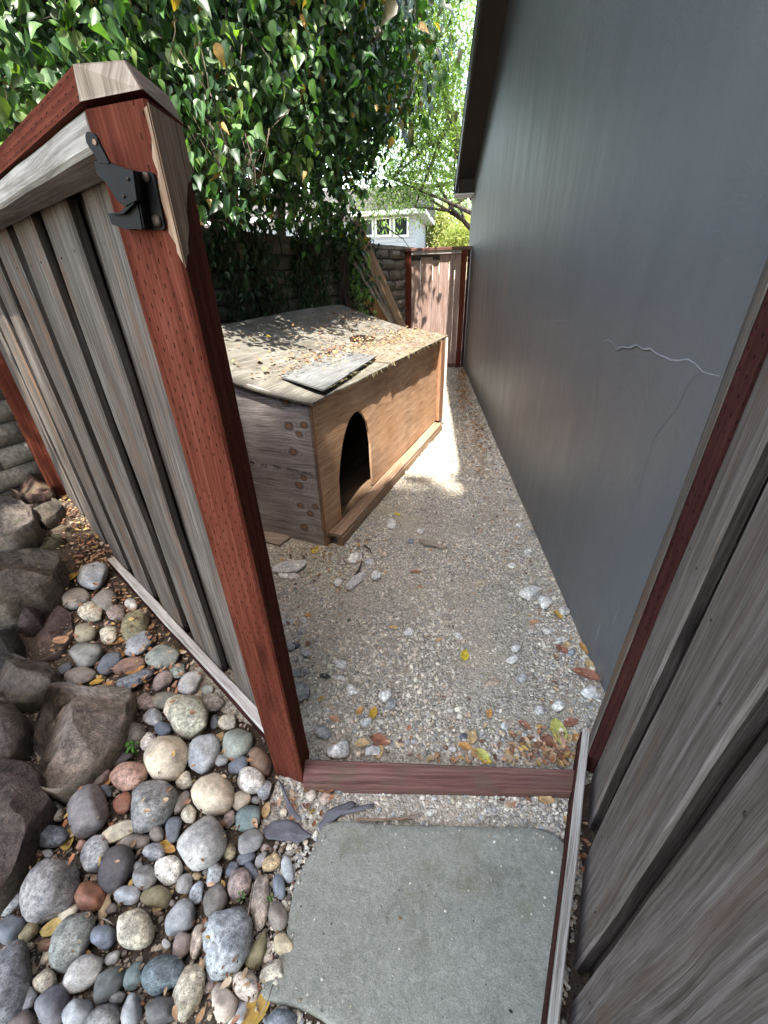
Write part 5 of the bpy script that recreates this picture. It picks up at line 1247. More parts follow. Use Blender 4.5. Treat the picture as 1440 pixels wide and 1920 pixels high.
def zb(x, y):
    if x < 2: return None
    p = GT(x, y); s = (p[:2]-Fb[:2])@Fn[:2]; al = (p[:2]-Fb[:2])@Fd[:2]
    if s > -.005 and al > -.05 and al < 1.65: return None
    if FL(p[0], p[1]): return None
    top = p[2]+.006
    for (ex, ey, ez, ra, rb, an, rc) in ELL:
        dx, dy = p[0]-ex, p[1]-ey
        if abs(dx) > .15 or abs(dy) > .15: continue
        u = (dx*math.cos(an)+dy*math.sin(an))/ra; v = (-dx*math.sin(an)+dy*math.cos(an))/rb; q = u*u+v*v
        if q < 1:
            if q < .65 and (NOTOP or rng.uniform() < .8): return None
            top = max(top, ez+rc*math.sqrt(1-q)+.002)
        elif q < 1.6: top = max(top, p[2]+.016)
    p[2] = top
    return p
dry_leaves([(135, 955, 14, 20, 120), (128, 925, 12, 10, 60), (180, 1045, 26, 20, 240), (160, 1010, 22, 20, 70), (225, 1120, 35, 26, 150), (240, 1180, 40, 30, 110), (330, 1265, 30, 30, 60), (285, 1195, 30, 16, 34), (300, 1260, 50, 30, 40), (200, 1290, 40, 18, 34), (120, 1190, 25, 50, 30), (360, 1300, 40, 40, 24),
            (60, 1380, 30, 40, 12), (120, 1500, 50, 60, 14), (180, 1620, 90, 80, 24), (330, 1600, 90, 90, 20), (420, 1450, 60, 60, 18), (430, 1850, 60, 50, 24), (600, 1490, 35, 14, 16), (540, 1520, 30, 20, 8), (1090, 1560, 10, 40, 10), (1000, 1510, 40, 5, 6), (1065, 1640, 3, 40, 5), (480, 1250, 10, 20, 5)],
           zb, 'leaf_litter', 'dry leaves caught between boulders, cobbles and the fence foot', 6, .024)
NOTOP = True
dry_leaves([(160, 1000, 50, 60, 500), (230, 1180, 70, 60, 260), (250, 1600, 180, 180, 420), (430, 1850, 70, 50, 160), (100, 1350, 70, 120, 200)], zb, 'leaf_litter', 'dark crumbled leaf and bark debris on the soil of the bed', 7, .012, None, .9, .45)
# on the doghouse roof
def zroof(s, t):
    if s < 0 or s > HS+.05 or t < -.03 or t > HW_: return None
    return D(s, t, rz(t)+.012+.024*(t < .30 and s < 1.25)+.01*(t < .3))
dry_leaves([(1.6, .34, .55, .09, 480), (2.2, .25, .3, .15, 190), (.9, .38, .25, .07, 160), (.45, .42, .15, .08, 40), (1.8, .8, .5, .2, 200), (1.2, .65, .5, .3, 90), (2.0, .05, .5, .05, 60), (2.3, .9, .2, .15, 160)],
           zroof, 'roof_leaf_litter', 'yellow and tan leaves strewn over the doghouse roof', 8, .027, None, .4, .8)
def straw():
    r = np.random.default_rng(33); n = 420; s = r.uniform(.15, HS+.05, n); t = np.abs(r.normal(0, .03, n))-.045; hang = r.uniform(size=n) < .35
    n2 = 700; s = np.concatenate([s, r.uniform(.5, HS, n2)]); t = np.concatenate([t, r.normal(.22, .09, n2)]); hang = np.concatenate([hang, np.zeros(n2, bool)])
    m = (t > -.05); s, t, hang = s[m], t[m], hang[m]; n = len(s); pos = np.array([D(a, b, rz(b)+.022+.012*(b < .3)) for a, b in zip(s, t)])
    a = r.uniform(0, 2*math.pi, n); tip = np.stack([np.cos(a), np.sin(a), r.normal(0, .12, n)], 1)
    hv = np.outer(np.ones(n), -Dw)*.6+np.outer(np.ones(n), np.array([0, 0, -1.0]))+r.normal(0, .25, (n, 3)); tip = np.where(hang[:, None], hv, tip)
    pos[hang] -= Dw*.045-0*pos[hang][:1]
    nr = r.normal(0, 1, (n, 3)); sz = r.uniform(.015, .05, n)
    tm = FV*np.array([.28, 1, .5]); c = np.array([(.34, .30, .16)])*r.uniform(.5, 1.2, (n, 1))
    V, T, C = leafset(tm, FT, pos, oriented(tip, nr), sz, c)
    tag(fast('straw', V, T, M_straw, None, C), 'dry straw and needles along the front edge of the doghouse roof', 'straw', None, 'stuff')
straw()
# individual leaves that stand out
recs = []
def single_leaf(x, y, L, ang, col, base, z=None, tilt=(.1, .1), group='single fallen leaves', src='fallen_leaf', wide=1.0):
    p = GT(x, y) if z is None else z; p = p+np.array([0, 0, .010])
    dist = np.linalg.norm(p-ORI); s = L/FPX*dist
    q = G(x+math.cos(R_(ang))*10, y-math.sin(R_(ang))*10, p[2])-G(x, y, p[2]); q[2] = 0
    tip = q/np.linalg.norm(q); nr = np.array([tilt[0], tilt[1], 1.0])
    fine = []
    # finer leaf surface
    V = []; T = []; nu, nv = 10, 6
    for i in range(nu+1):
        u = i/nu; wd = .27*math.sin(math.pi*u**.85)**.8*wide if 0 < u < 1 else .006
        for j in range(nv+1):
            v = j/nv*2-1; V.append((wd*v, u-.5, .28*abs(v)*wd+.10*(u-.5)**2*1.5+.02*math.sin(u*9+v*2)))
    V.append((.004, -.72, .03)); V.append((-.004, -.72, .03)); b = len(V)-2; mid = nv//2
    for i in range(nu):
        for j in range(nv):
            k = i*(nv+1)+j; T += [(k, k+1, k+nv+2), (k, k+nv+2, k+nv+1)]
    T += [(mid-1, mid+1, b), (mid-1, b, b+1)]
    W, T2, C = leafset(np.array(V), np.array(T), np.array([p+np.array([0, 0, s*.02])]), oriented(tip[None], nr[None]), np.array([s]), np.array([col]))
    jit = rng.uniform(.75, 1.2, (len(C), 1)); C = C*jit
    o = fast(src, W, T2, M_litter, None, C, True, origin=p); tag(o, None, 'leaf', group)
    recs.append(dict(obj=o, base=base, pos=(p[0], p[1]))); return o
Yl = (.60, .48, .05); Or = (.50, .27, .09); Rd = (.32, .14, .09); Tn = (.50, .36, .18); Br = (.24, .11, .07); Lm = (.50, .50, .15); Pk = (.48, .28, .17); Gr = (.03, .06, .02)
for a in [(594, 1034, 26, 40, Yl, 'bright yellow leaf at the doghouse corner'), (871, 1232, 27, 80, Yl, 'bright yellow leaf on the gravel in mid passage'), (745, 967, 16, -40, Yl, 'small yellow leaf below the ledge'), (1046, 1377, 46, -75, Lm, 'long lime yellow leaf on the leaf pile'),
          (1069, 1358, 26, 20, Rd, 'russet leaf right of the lime yellow one'), (983, 1363, 22, -30, Rd, 'round russet leaf on the gravel'), (1100, 1270, 44, -18, Rd, 'large curled red brown leaf against the wall'), (1026, 1394, 32, 5, Br, 'dark brown curled leaf in the pile'),
          (1079, 1385, 20, 80, Or, 'orange leaf near the stile'), (1065, 1388, 18, 60, Tn, 'tan leaf beside an orange one'), (885, 1385, 27, 75, Tn, 'upright tan leaf near the sill'), (872, 1403, 24, -15, Or, 'orange oval leaf near the sill'),
          (904, 1418, 28, -30, Lm, 'pale olive leaf near the sill'), (910, 1429, 20, -20, Yl, 'mustard leaf against the sill'), (892, 1419, 22, -45, Tn, 'tan leaf slanting to the sill'), (953, 1419, 26, 85, Tn, 'upright beige leaf against the sill'),
          (1034, 1418, 26, -50, Lm, 'pale yellow leaf in the leaf pile'), (917, 1341, 18, 70, Or, 'small orange leaf alone on the gravel'), (675, 1336, 19, 50, Or, 'vivid orange leaf above a white stone'), (700, 1340, 24, 70, (.5, .33, .04), 'golden folded leaf on a white stone'),
          (628, 1351, 20, -20, Pk, 'pinkish beige leaf near the post'), (680, 1397, 26, 10, Tn, 'tan leaf lying level near the sill'), (713, 1392, 36, -20, Rd, 'long narrow red brown leaf'), (711, 1412, 26, 70, Tn, 'tan leaf on a concrete piece'), (578, 1157, 16, 5, Or, 'small orange leaf right of the post'),
          (738, 1180, 18, -10, Tn, 'pale orange leaf beside a white nodule'), (780, 1076, 20, -5, Rd, 'small russet leaf in mid passage'), (1000, 1170, 20, 25, Pk, 'peach leaf near the wall'), (1046, 1156, 22, -50, (.5, .35, .08), 'golden leaf at the wall foot'), (1054, 1218+4, 26, -35, Rd, 'rust leaf beside a violet grey stone'),
          (1062, 1212, 18, 60, Tn, 'round tan leaf near the wall'), (1094, 1219, 24, -55, Or, 'orange brown leaf touching the wall'), (1105, 1253, 28, -70, Tn, 'tan leaf touching the wall'), (822, 1203, 14, 20, Tn, 'small tan leaf on open gravel'), (662, 1261-20, 12, 0, Tn, 'tiny tan leaf right of a white stone'), (610, 1272, 22, -15, (.05, .055, .05), 'dark green black leaf'), (655, 1166, 10, 60, Gr, 'tiny dark green leaf'),
          (571, 1757, 22, 80, Yl, 'yellow leaf lying on the flagstone'), (949, 1883, 12, -60, Or, 'tiny orange leaf on the flagstone'), (485, 1890, 46, 55, (.42, .27, .06), 'large mustard brown leaf at the bottom edge'), (1025, 1503, 24, -5, Tn, 'curled tan leaf below the sill'), (1066, 1548, 22, -55, Tn, 'tan leaf beside the white rail'), (1072, 1500, 18, -60, Pk, 'peach leaf beside the white rail end'),
          (410, 1390, 26, 55, (.50, .37, .18), 'pale tan leaf among cobbles by the kick rail'), (321, 1596, 18, -20, Or, 'orange leaf on a blue speckled cobble'), (312, 1586, 18, 5, (.45, .28, .05), 'golden crumpled leaf on the same cobble'), (309, 1692, 28, 45, Tn, 'golden tan leaf among mid bed cobbles'), (107, 1741, 30, 20, (.5, .38, .14), 'pale gold leaf above a green grey cobble'),
          (60, 1625, 32, 45, (.5, .36, .14), 'narrow gold leaf on a very large cobble'), (129, 1577, 28, 85, (.45, .35, .1), 'olive gold leaf right of the blue rock'), (203, 1465, 24, 70, Or, 'slim orange leaf under the big slab'), (205, 1287, 20, 20, Or, 'bright orange round leaf'), (184, 1282, 20, 15, (.55, .36, .08), 'amber leaf beside a bright orange one'), (257, 1260, 26, 25, Or, 'orange leaf on the red brown cobble'),
          (219, 1207, 28, 10, Or, 'orange leaf below an ivory cobble'), (233, 1230, 20, 40, Or, 'deep orange crumpled leaf'), (337, 1228, 18, 40, (.55, .3, .05), 'amber leaf near the kick rail'), (137, 1085, 24, 40, (.55, .33, .06), 'amber leaf left of the pale blue cobble'), (118, 1205, 30, -10, Pk, 'pinkish leaf on the flat purplish rock'), (500, 1522, 22, 75, Tn, 'tan leaf on grit below the post'), (612, 1492, 20, -70, Or, 'orange leaf near the sill corner')]:
    single_leaf(*a)
for (s, t, L, col, ds) in ((.34, .55, .075, (.42, .20, .10), 'curled red brown leaf on the roof'), (.40, .50, .07, (.40, .16, .09), 'curled rust leaf on the roof corner'), (.62, .50, .06, (.46, .30, .16), 'tan curled leaf on the roof'), (.22, .42, .06, Lm, 'lime yellow twisted leaf on the roof'), (.8, .80, .06, Yl, 'yellow star like leaf on the roof')):
    p = D(s, t, rz(t)+.015); o = single_leaf(594, 1034, 20, 30*s*10, col, ds, z=p, tilt=(.5, .3))
    V_ = None; o.scale = (L/ (20/FPX*np.linalg.norm(p-ORI)),)*3
name_all(recs, [(POSTP, 'the red post'), (HW(2)[:2], 'the stucco wall')])

# ================================================================== twig, plaster lump, fabric, weeds
tw = Acc().tube([G(786, 1013, .03), G(800, 1018, .028), G(815, 1021, .027), G(828, 1026, .026), G(838, 1027, .028)], [.010, .015, .014, .014, .011], 9).tube([G(826, 1025, .03), G(832, 1018, .05)], [.008, .004], 6).put('stick', M_scrap, None, True)
tag(top(tw, G(810, 1022)), 'thick pale broken stick lying on the gravel', 'stick')
def plaster():
    V, T = stone_shape(3, 77, .5); p = G(829, 838, .012); V = V*np.array([.085, .075, .028])+p
    o = fast('plaster_lump', V, T, M_plaster, smooth=True, origin=p); o.color = (1, 1, 1, 1); tag(o, 'flat white plaster lump in the sun near the ledge end', 'lump')
plaster()
def fabric(px, nm, label, seed):
    pts = [G(x, y, .012) for x, y in px]; c = np.mean(pts, axis=0); n = len(pts); A = Acc()
    R = []
    for i in range(n):
        for j in range(6): R.append(pts[i]+(pts[(i+1) % n]-pts[i])*j/6)
    N = len(R); A.V.append(c+Zv*.012)
    for f in (.25, .5, .75, 1.0):
        for k, r in enumerate(R):
            p = c+(r-c)*f*(1+(.05*noise.noise(Vector((r[0]*60, r[1]*60, seed))) if f == 1 else 0)); A.V.append(p+Zv*(.010+.010*noise.noise(Vector((p[0]*22, p[1]*22, seed)))-.006*f))
    A.F = [[0, 1+i, 1+(i+1) % N] for i in range(N)]
    for k in range(3):
        for i in range(N): s = 1+k*N+i; t = 1+k*N+(i+1) % N; A.F.append([s, s+N, t+N, t])
    A.UV = [(0, 0)]*sum(len(f) for f in A.F)
    o = A.put(nm, M_fabric, None, True); m_ = o.modifiers.new('thick', 'SOLIDIFY'); m_.thickness = .0018
    tag(top(o, (c[0], c[1], 0)), label, 'fabric', 'torn landscape fabric')
fabric([(492, 1557), (510, 1542), (540, 1538), (560, 1545), (575, 1560), (588, 1570), (570, 1575), (558, 1582), (545, 1578), (520, 1577), (500, 1575)], 'landscape_fabric', 'grey torn fabric flap left of the flagstone top', 1)
fabric([(606, 1535), (612, 1522), (640, 1510), (662, 1503), (668, 1509), (650, 1518), (690, 1512), (702, 1508), (700, 1516), (670, 1524), (640, 1530), (622, 1536), (612, 1552), (600, 1560), (594, 1550)], 'landscape_fabric', 'grey crumpled fabric strip above the flagstone', 2)
fabric([(522, 1462), (528, 1470), (540, 1500), (556, 1528), (566, 1540), (556, 1538), (543, 1528), (535, 1502)], 'landscape_fabric', 'thin grey fabric strip at the foot of the red post', 3)
rt = Acc().tube([G(668, 1536, .02), G(700, 1537, .022), G(740, 1536, .02), G(775, 1537, .016)], [.003, .0035, .003, .0015], 6).tube([G(742, 1537, .02), G(770, 1530, .02), G(788, 1526, .02)], [.0025, .002, .0012], 6).put('twig', M_brownwood, None, True)
tag(top(rt, G(720, 1537)), 'thin red brown twig along the top of the flagstone', 'twig')
for (x0, y0, x1, y1, r_, lb) in ((475, 1655, 452, 1762, .0022, 'thin dry stem lying across the cobbles'), (512, 1845, 487, 1905, .0014, 'thin pale straw at the flagstone corner'), (190, 1720, 214, 1735, .0016, 'short twig near the round blue cobble'), (662, 1085, 678, 1052, .006, 'short dark twig near the doghouse corner'), (683, 1022, 697, 1037, .004, 'curved twig right of the ledge')):
    m_ = ((x0+x1)/2+3, (y0+y1)/2); o = Acc().tube([G(x0, y0, .05 if y0 > 1600 else .02), G(*m_, .055 if y0 > 1600 else .025), G(x1, y1, .04 if y0 > 1600 else .015)], [r_, r_, r_*.5], 6).put('twig', M_graydk if r_ > .003 else M_scrap, None, True)
    tag(top(o, G(*m_)), lb, 'twig')
def weed(x, y, n, sz, label, h=.02):
    p = GT(x, y); rt_ = thing('weed', tuple(p), label, 'weed'); r = np.random.default_rng(int(x)); 
    st = Acc(); Q = []; 
    for i in range(n):
        a = r.uniform(0, 6.28); q = p+np.array([math.cos(a)*sz*.8*r.uniform(.3, 1), math.sin(a)*sz*.8*r.uniform(.3, 1), h+r.uniform(0, .015)]); Q.append((q, a)); st.tube([p, (p+q)/2+Zv*.006, q], [.0012, .001, .0008], 5)
    st.put('stem', M_fresh, rt_)
    pos = np.array([q for q, a in Q]); tip = np.array([(math.cos(a), math.sin(a), .1) for q, a in Q]); nr = r.normal(0, .3, (n, 3))+np.array([0, 0, 1])
    V, T, C = leafset(LV, LT, pos, oriented(tip, nr), np.full(n, sz), np.tile([(.06, .16, .02)], (n, 1))); fast('leaves', V, T, M_leaf, rt_, C, True)
weed(258, 1415, 14, .016, 'small fresh green weed beside the round tan cobble', .05)
weed(457, 1690, 6, .009, 'tiny green sprout above the largest blue grey cobble', .03)
weed(511, 1690, 5, .008, 'tiny green sprout between two cobbles near the flagstone', .03)

# ================================================================== trees and creeper
class Foliage:
    def __init__(s): s.V = []; s.T = []; s.C = []; s.n = 0
    def add(s, V, T, C): s.V.append(V); s.T.append(T+s.n); s.C.append(C); s.n += len(V)
    def put(s, name, mat, parent): return fast(name, np.concatenate(s.V), np.concatenate(s.T), mat, parent, np.concatenate(s.C), False)
def blob_points(r, blobs, n, shell=.6):
    w_ = np.array([b[3]*b[4]*b[5] if len(b) > 5 else b[3]**3 for b in blobs])**.75; w_ /= w_.sum()
    idx = r.choice(len(blobs), n, p=w_); d = r.normal(size=(n, 3)); d /= np.linalg.norm(d, axis=1)[:, None]
    rr = (shell+(1-shell)*r.uniform(size=n)**.5)
    B_ = np.array([(b[0], b[1], b[2], b[3], b[4] if len(b) > 5 else b[3], b[5] if len(b) > 5 else b[3]) for b in blobs])[idx]
    return B_[:, :3]+d*rr[:, None]*B_[:, 3:], d
def creeper(F, r, blobs, nclus, per, size, greens, spread=.10):
    c, d = blob_points(r, blobs, nclus, .35)
    pos = np.repeat(c, per, 0)+r.normal(0, spread, (nclus*per, 3))*np.array([1, 1, 1.3]); dd = np.repeat(d, per, 0); n = len(pos)
    tip = np.stack([r.normal(0, .6, n), r.normal(0, .6, n)-.1, -np.abs(r.normal(.8, .5, n))], 1)
    nr = dd*.4+r.normal(0, .85, (n, 3))+np.array([.25, -.4, .5])
    cc = np.array(greens)[r.integers(0, len(greens), nclus)]; cc = np.repeat(cc, per, 0)*r.uniform(.6, 1.4, (n, 1))
    old = r.uniform(size=n) < .025; cc[old] = np.array([.28, .17, .05])
    sz = r.uniform(.45, 1.3, n)*size
    F.add(*leafset(LV, LT, pos, oriented(tip, nr), sz, cc)); return c
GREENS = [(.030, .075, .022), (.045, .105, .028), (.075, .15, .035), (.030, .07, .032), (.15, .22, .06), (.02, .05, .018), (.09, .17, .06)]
MIDG = [(.022, .062, .020), (.028, .075, .024), (.036, .09, .026), (.06, .13, .035)]  # middle leaves darkened in colour to stand for canopy shade
DARKG = [(.014, .036, .012), (.020, .048, .015), (.028, .058, .022), (.05, .045, .02)]  # deeper leaves coloured darker still, shade put into the greens
def at(px, py, y): p = Yp(px, py, y); return (p[0], p[1], p[2])
tc = thing('creeper_tree', (-3.2, 5.0, 0), 'large leaved creeper tree hanging over the block wall and doghouse', 'tree')
def creeper_tree():
    r = np.random.default_rng(77); F = Foliage()
    near = [(*at(20, 50, 2.2), .40), (*at(60, 150, 2.3), .36), (*at(150, 40, 2.5), .42), (*at(30, 210, 2.0), .22), (*at(260, 40, 2.7), .40), (*at(330, 100, 2.8), .34), (*at(380, 190, 2.8), .30), (*at(420, 250, 2.7), .18), (*at(395, 300, 2.6), .17), (*at(440, 320, 2.6), .10), (*at(470, 345, 2.6), .06), (*at(350, 260, 2.7), .20), (*at(470, 130, 3.2), .40), (*at(520, 240, 3.5), .30)]
    creeper(F, r, near, 320, 9, .072, GREENS, .085)
    mid = [(*at(450, 40, 3.8), .6), (*at(560, 130, 4.0), .45), (*at(560, 250, 4.0), .34), (*at(610, 60, 4.8), .7), (*at(630, 190, 5.0), .5), (*at(600, 310, 4.6), .26), (*at(665, 270, 5.4), .32), (*at(660, 100, 5.5), .55), (*at(620, 335, 5.4), .2), (*at(690, 190, 6.0), .28), (*at(735, 275, 5.6), .08), (*at(560, 385, 4.6), .2), (*at(600, 410, 5.6), .18), (*at(480, 310, 3.9), .24), (*at(610, 385, 6.4), .2)]
    creeper(F, r, mid, 620, 8, .078, [(a_*.8, b_*.8, c_*.85) for a_, b_, c_ in MIDG], .10)
    creeper(F, r, mid[:6], 120, 7, .085, GREENS, .09)
    # mass behind and above, over the wall, its shade put into darker leaf colours
    back = []
    for i in range(26):
        t = .2+8.6*i/26; p = BW(t, r.uniform(-.9, .0), 0); rz_ = r.uniform(2.2, 3.0)
        if t > 2.6: back.append((p[0], p[1], rz_, .55))

        p = BW(t, r.uniform(-1.2, .2), 0); back.append((p[0], p[1], r.uniform(3.0, 4.4)+(.5 if t < 2.6 else 0), .75))
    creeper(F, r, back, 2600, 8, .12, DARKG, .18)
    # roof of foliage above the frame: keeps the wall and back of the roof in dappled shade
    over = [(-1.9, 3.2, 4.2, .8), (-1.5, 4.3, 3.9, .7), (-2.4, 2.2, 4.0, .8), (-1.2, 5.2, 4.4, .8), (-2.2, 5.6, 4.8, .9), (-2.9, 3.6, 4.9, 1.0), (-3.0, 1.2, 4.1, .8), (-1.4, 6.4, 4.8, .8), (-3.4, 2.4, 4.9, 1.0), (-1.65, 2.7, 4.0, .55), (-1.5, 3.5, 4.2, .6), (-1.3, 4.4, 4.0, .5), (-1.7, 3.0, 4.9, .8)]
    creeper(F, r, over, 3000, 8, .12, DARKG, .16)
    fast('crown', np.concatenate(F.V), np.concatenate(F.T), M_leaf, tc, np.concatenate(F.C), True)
    a = Acc()
    for (x, y, lx, ly, rr) in ((-3.3, 5.2, .4, .3, .11), (-3.6, 3.4, .6, .2, .09), (-2.9, 6.9, .5, -.4, .10)):
        a.tube([(x, y, -.1), (x+.05, y, 1.0), (x+lx*.4, y+ly*.4, 2.1), (x+lx, y+ly, 3.2), (x+lx*2, y+ly*2, 4.6)], [rr, rr*.85, rr*.7, rr*.5, rr*.2], 9)
    for i in range(90):
        t = r.uniform(.5, 8.5); p = BW(t, r.uniform(-.2, .3), r.uniform(1.8, 3.6)); q = p+np.array([r.uniform(-.2, .7), r.uniform(-.9, .3), r.uniform(-.6, .5)])
        a.tube([p, (p+q)/2+r.normal(0, .07, 3), q], [.009, .006, .002], 5)
    for (x, y, d) in ((500, 330, 3.0), (470, 300, 2.8), (420, 240, 2.8), (390, 330, 2.7), (300, 60, 2.9), (590, 260, 4.3), (660, 270, 5.1)):
        e = np.array(at(x, y, d)); a.tube([e, e+np.array([-.3, .35, .16]), e+np.array([-.8, .8, .5])], [.002, .005, .008], 5)
    for i in range(260):
        b_ = near[r.integers(0, len(near))] if i % 2 else mid[r.integers(0, len(mid))]; e = np.array(b_[:3])+r.normal(0, b_[3]*.5, 3); L = r.uniform(.15, .5)
        d_ = np.array([r.uniform(-.9, .3), r.uniform(.1, .9), r.uniform(.2, 1.2)]); a.tube([e, e+d_*L*.5+r.normal(0, .02, 3), e+d_*L], [.0012, .0022, .0035], 4)
    a.put('trunk', M_bark, tc, True)
creeper_tree()
def wall_ivy():
    r = np.random.default_rng(41); iv = thing('climbing_ivy', tuple(BW(4, .05)), 'dark climbing ivy trailing down the face of the block wall', 'ivy'); F = Foliage(); st = Acc(); P_ = []
    for i in range(70):
        t = r.uniform(1.0, 5.4); z = 1.9; o = .05; pts = []
        L = r.uniform(.4, 1.8) if t > 1.6 else r.uniform(.3, 1.2)
        while z > 1.9-L:
            pts.append(BW(t, o+r.uniform(0, .05), z)); z -= .09; t += r.normal(0, .03)
        st.tube(pts, [.005]*len(pts), 5); P_ += pts
    P_ = np.repeat(np.array(P_), 5, 0)+r.normal(0, .05, (len(P_)*5, 3)); off = (P_-BW(0, .03))@Bn; P_ += np.outer(np.maximum(.02-off, 0), Bn); n = len(P_)
    keep = r.uniform(size=n) < .8; P_ = P_[keep]; n = len(P_)
    tip = np.stack([r.normal(0, .4, n), r.normal(0, .4, n), -np.ones(n)], 1); nr = np.tile(Bn, (n, 1))+r.normal(0, .4, (n, 3))
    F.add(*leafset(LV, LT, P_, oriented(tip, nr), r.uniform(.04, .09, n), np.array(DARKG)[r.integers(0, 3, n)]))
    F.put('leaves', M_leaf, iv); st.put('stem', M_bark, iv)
    # clump beside the lumber
    b = thing('hanging_ivy_clump', tuple(np.array(at(675, 520, 6.0))*np.array([1, 1, 0])), 'green ivy clump hanging between the wooden post and the leaning lumber', 'ivy'); F = Foliage()
    creeper(F, r, [(*at(668, 470, 6.0), .16), (*at(672, 520, 6.0), .15), (*at(680, 560, 5.9), .12), (*at(690, 585, 5.8), .08), (*at(650, 430, 6.0), .25), (*at(620, 440, 5.9), .25)], 90, 6, .08, GREENS, .05); F.put('leaves', M_leaf, b)
    Acc().tube([at(655, 400, 6.2), at(668, 470, 6.05), at(680, 560, 5.9)], [.012, .008, .004], 6).put('stem', M_bark, b)
wall_ivy()
def fine_tree(name, label, base, blobs, ncl, per, size, cols, spread, trunk=.12, seed=1, droop=.2, group=None, wid=1.0, limbs=10):
    r = np.random.default_rng(seed); t = thing(name, base, label, 'tree', group); F = Foliage()
    c, d = blob_points(r, blobs, ncl, .25); pos = np.repeat(c, per, 0)+r.normal(0, spread, (ncl*per, 3)); n = len(pos)
    tip = np.repeat(d, per, 0)*.5+r.normal(0, .6, (n, 3))+np.array([0, 0, -droop]); nr = r.normal(0, .6, (n, 3))+np.array([0, -.4, .8])
    cc = np.repeat(np.array(cols)[r.integers(0, len(cols), ncl)], per, 0)*r.uniform(.7, 1.3, (n, 1))
    F.add(*leafset(FV*np.array([wid, 1, 1]), FT, pos, oriented(tip, nr), r.uniform(.6, 1.3, n)*size, cc)); F.put('crown', M_feather, t)
    a = Acc(); b = np.array(base); tops = np.array([q[:3] for q in blobs]); tp = tops[np.argmax(tops[:, 2])]
    a.tube([b-Zv*.2, b*.85+tp*.15, b*.6+tp*.4, tp], [trunk, trunk*.8, trunk*.55, trunk*.1], 9)
    for i in range(limbs):
        q = np.array(blobs[r.integers(0, len(blobs))][:3]); s = b+(tp-b)*r.uniform(.25, .7); a.tube([s, (s+q)/2+r.normal(0, .15, 3), q], [trunk*.4, trunk*.25, trunk*.08], 6)
    a.put('trunk', M_bark, t, True); return t
BG = [(.10, .17, .035), (.14, .22, .045), (.18, .25, .06), (.08, .14, .035)]
fine_tree('feathery_tree', 'tall bright green feathery leaved tree beyond the block wall', (1.4, 13.0, 0), [(*at(760, 30, 12), 1.3), (*at(820, 60, 12.5), 1.1), (*at(760, 150, 12), 1.1), (*at(830, 180, 12.5), .9), (*at(770, 260, 12), .9), (*at(830, 300, 12.5), .8), (*at(790, 335, 12), .5), (*at(735, 335, 12), .45), (*at(720, 100, 12), 1.1), (*at(750, -90, 12.5), 1.6), (*at(850, 345, 12.5), .4), (*at(712, 388, 12), .16), (*at(742, 384, 12), .2), (*at(778, 388, 12), .2), (*at(800, 385, 12), .22), (*at(730, 350, 12.2), .45), (*at(690, 365, 12.4), .4), (*at(770, 350, 12.2), .4)], 2900, 12, .11, BG, .14, .16, 3, .2)
fine_tree('leafy_tree', 'darker leafy tree behind the creeper at the upper left', (-5.5, 9.5, 0), [(-3.0, 8.5, 3.6, 1.2), (-4.5, 9, 4.2, 1.6), (-2.6, 9.0, 5.4, 1.3), (-4.6, 8, 6.6, 1.9), (-6.5, 7, 4.5, 2.0), (-7.5, 5.0, 4.5, 2.2), (-6.5, 6, 7.5, 2.2), (-7.0, 3.0, 4.0, 2.0), (-7.5, 1.5, 6.0, 2.0), (-3.4, 9.5, 8, 1.6), (-6, 4.2, 6.8, 1.9), (-5.6, 2.2, 7.0, 1.5)], 3800, 10, .22, [(.035, .08, .02), (.05, .11, .03), (.07, .14, .03)], .35, .2, 4, .2, wid=1.9)
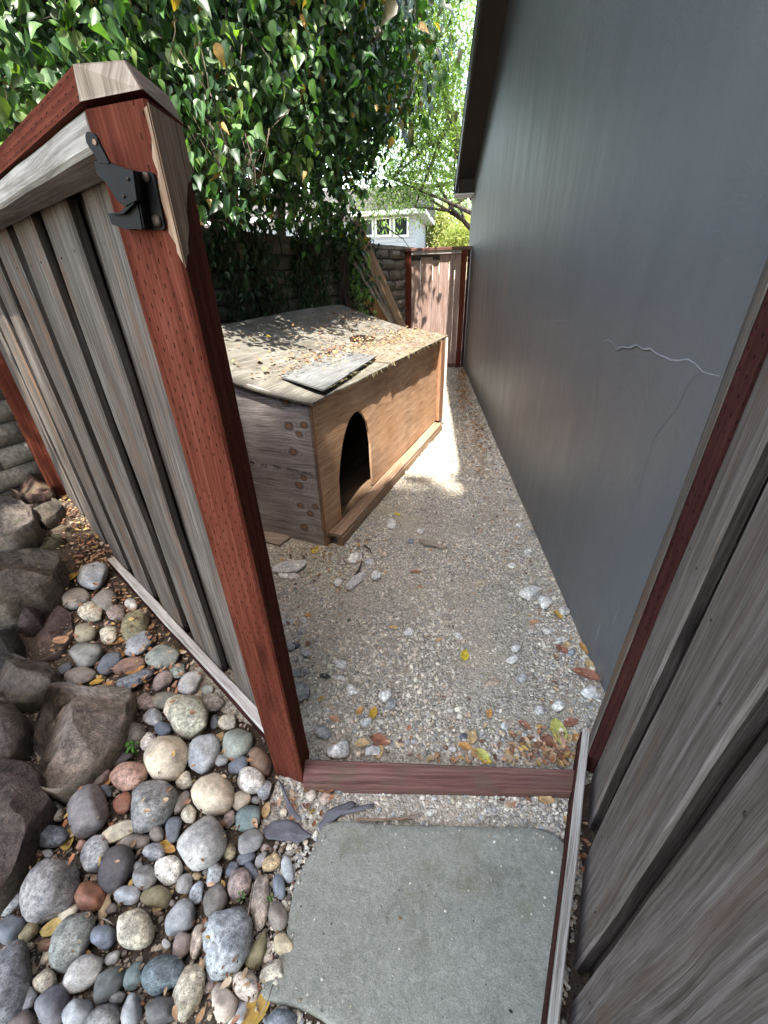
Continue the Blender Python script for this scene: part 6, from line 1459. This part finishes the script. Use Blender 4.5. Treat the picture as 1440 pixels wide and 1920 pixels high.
fine_tree('conifer', 'yellow green conifer beyond the neighbour house corner', (*at(822, 462, 30)[:2], 0), [(*at(822, 445, 30), 1.0), (*at(822, 420, 30), .75), (*at(822, 400, 30), .45), (*at(805, 455, 30), .8), (*at(840, 455, 30), .8)], 700, 12, .2, [(.22, .24, .07), (.28, .28, .10), (.17, .2, .06)], .2, .2, 5, .4)
fine_tree('shrubby_tree', 'sunlit yellow green shrub right of the conifer', (*at(865, 470, 26)[:2], 0), [(*at(862, 452, 26), .7), (*at(880, 445, 26), .8), (*at(845, 465, 26), .7), (*at(872, 425, 27), .5)], 500, 12, .2, [(.24, .28, .07), (.30, .32, .10)], .2, .12, 6, .1)
fine_tree('background_tree', 'loose blue green tree filling the sky gap beside the eave', (*at(862, 470, 36)[:2], 0), [(*at(860, 410, 36), 1.6), (*at(840, 380, 36), 1.6), (*at(875, 375, 36), 1.4), (*at(800, 395, 38), 1.5), (*at(870, 440, 36), 1.4)], 420, 12, .3, [(.13, .19, .07), (.16, .22, .09)], .35, .25, 7, .1)
fine_tree('background_tree', 'tall pale green tree behind the feathery tree', (2.4, 24, 0), [(*at(800, 60, 22), 2.4), (*at(860, 150, 23), 1.0), (*at(840, 260, 22), 1.5), (*at(780, 220, 22), 2.2), (*at(720, 330, 22), 1.8), (*at(850, 330, 22), .9)], 520, 12, .24, [(.13, .20, .05), (.17, .24, .07)], .4, .3, 8, .1)
# unseen tall tree added behind the camera to shade the near half of the passage
fine_tree('added_shade_tree', 'unseen tall tree added behind the viewer to shade the passage', (1.5, -9.5, 0), [(x_+.5, y_-3.8, z_+8.8, r_) for x_, y_, z_, r_ in ((1.3, -1.9, 7.4, 1.9), (-.6, -2.8, 7.2, 1.9), (-2.3, -3.3, 7.3, 2.0), (1.8, -.75, 7.0, 1.1), (.3, -1.5, 7.0, 1.1), (-1.6, -2.2, 7.0, 1.1), (-3.2, -2.3, 7.0, 1.2), (-4.2, -3.0, 7.2, 1.4), (.2, -3.6, 7.5, 1.6))], 6500, 9, .34, [(.04, .09, .02), (.06, .12, .03)], .22, .25, 9, .2, wid=2.4)
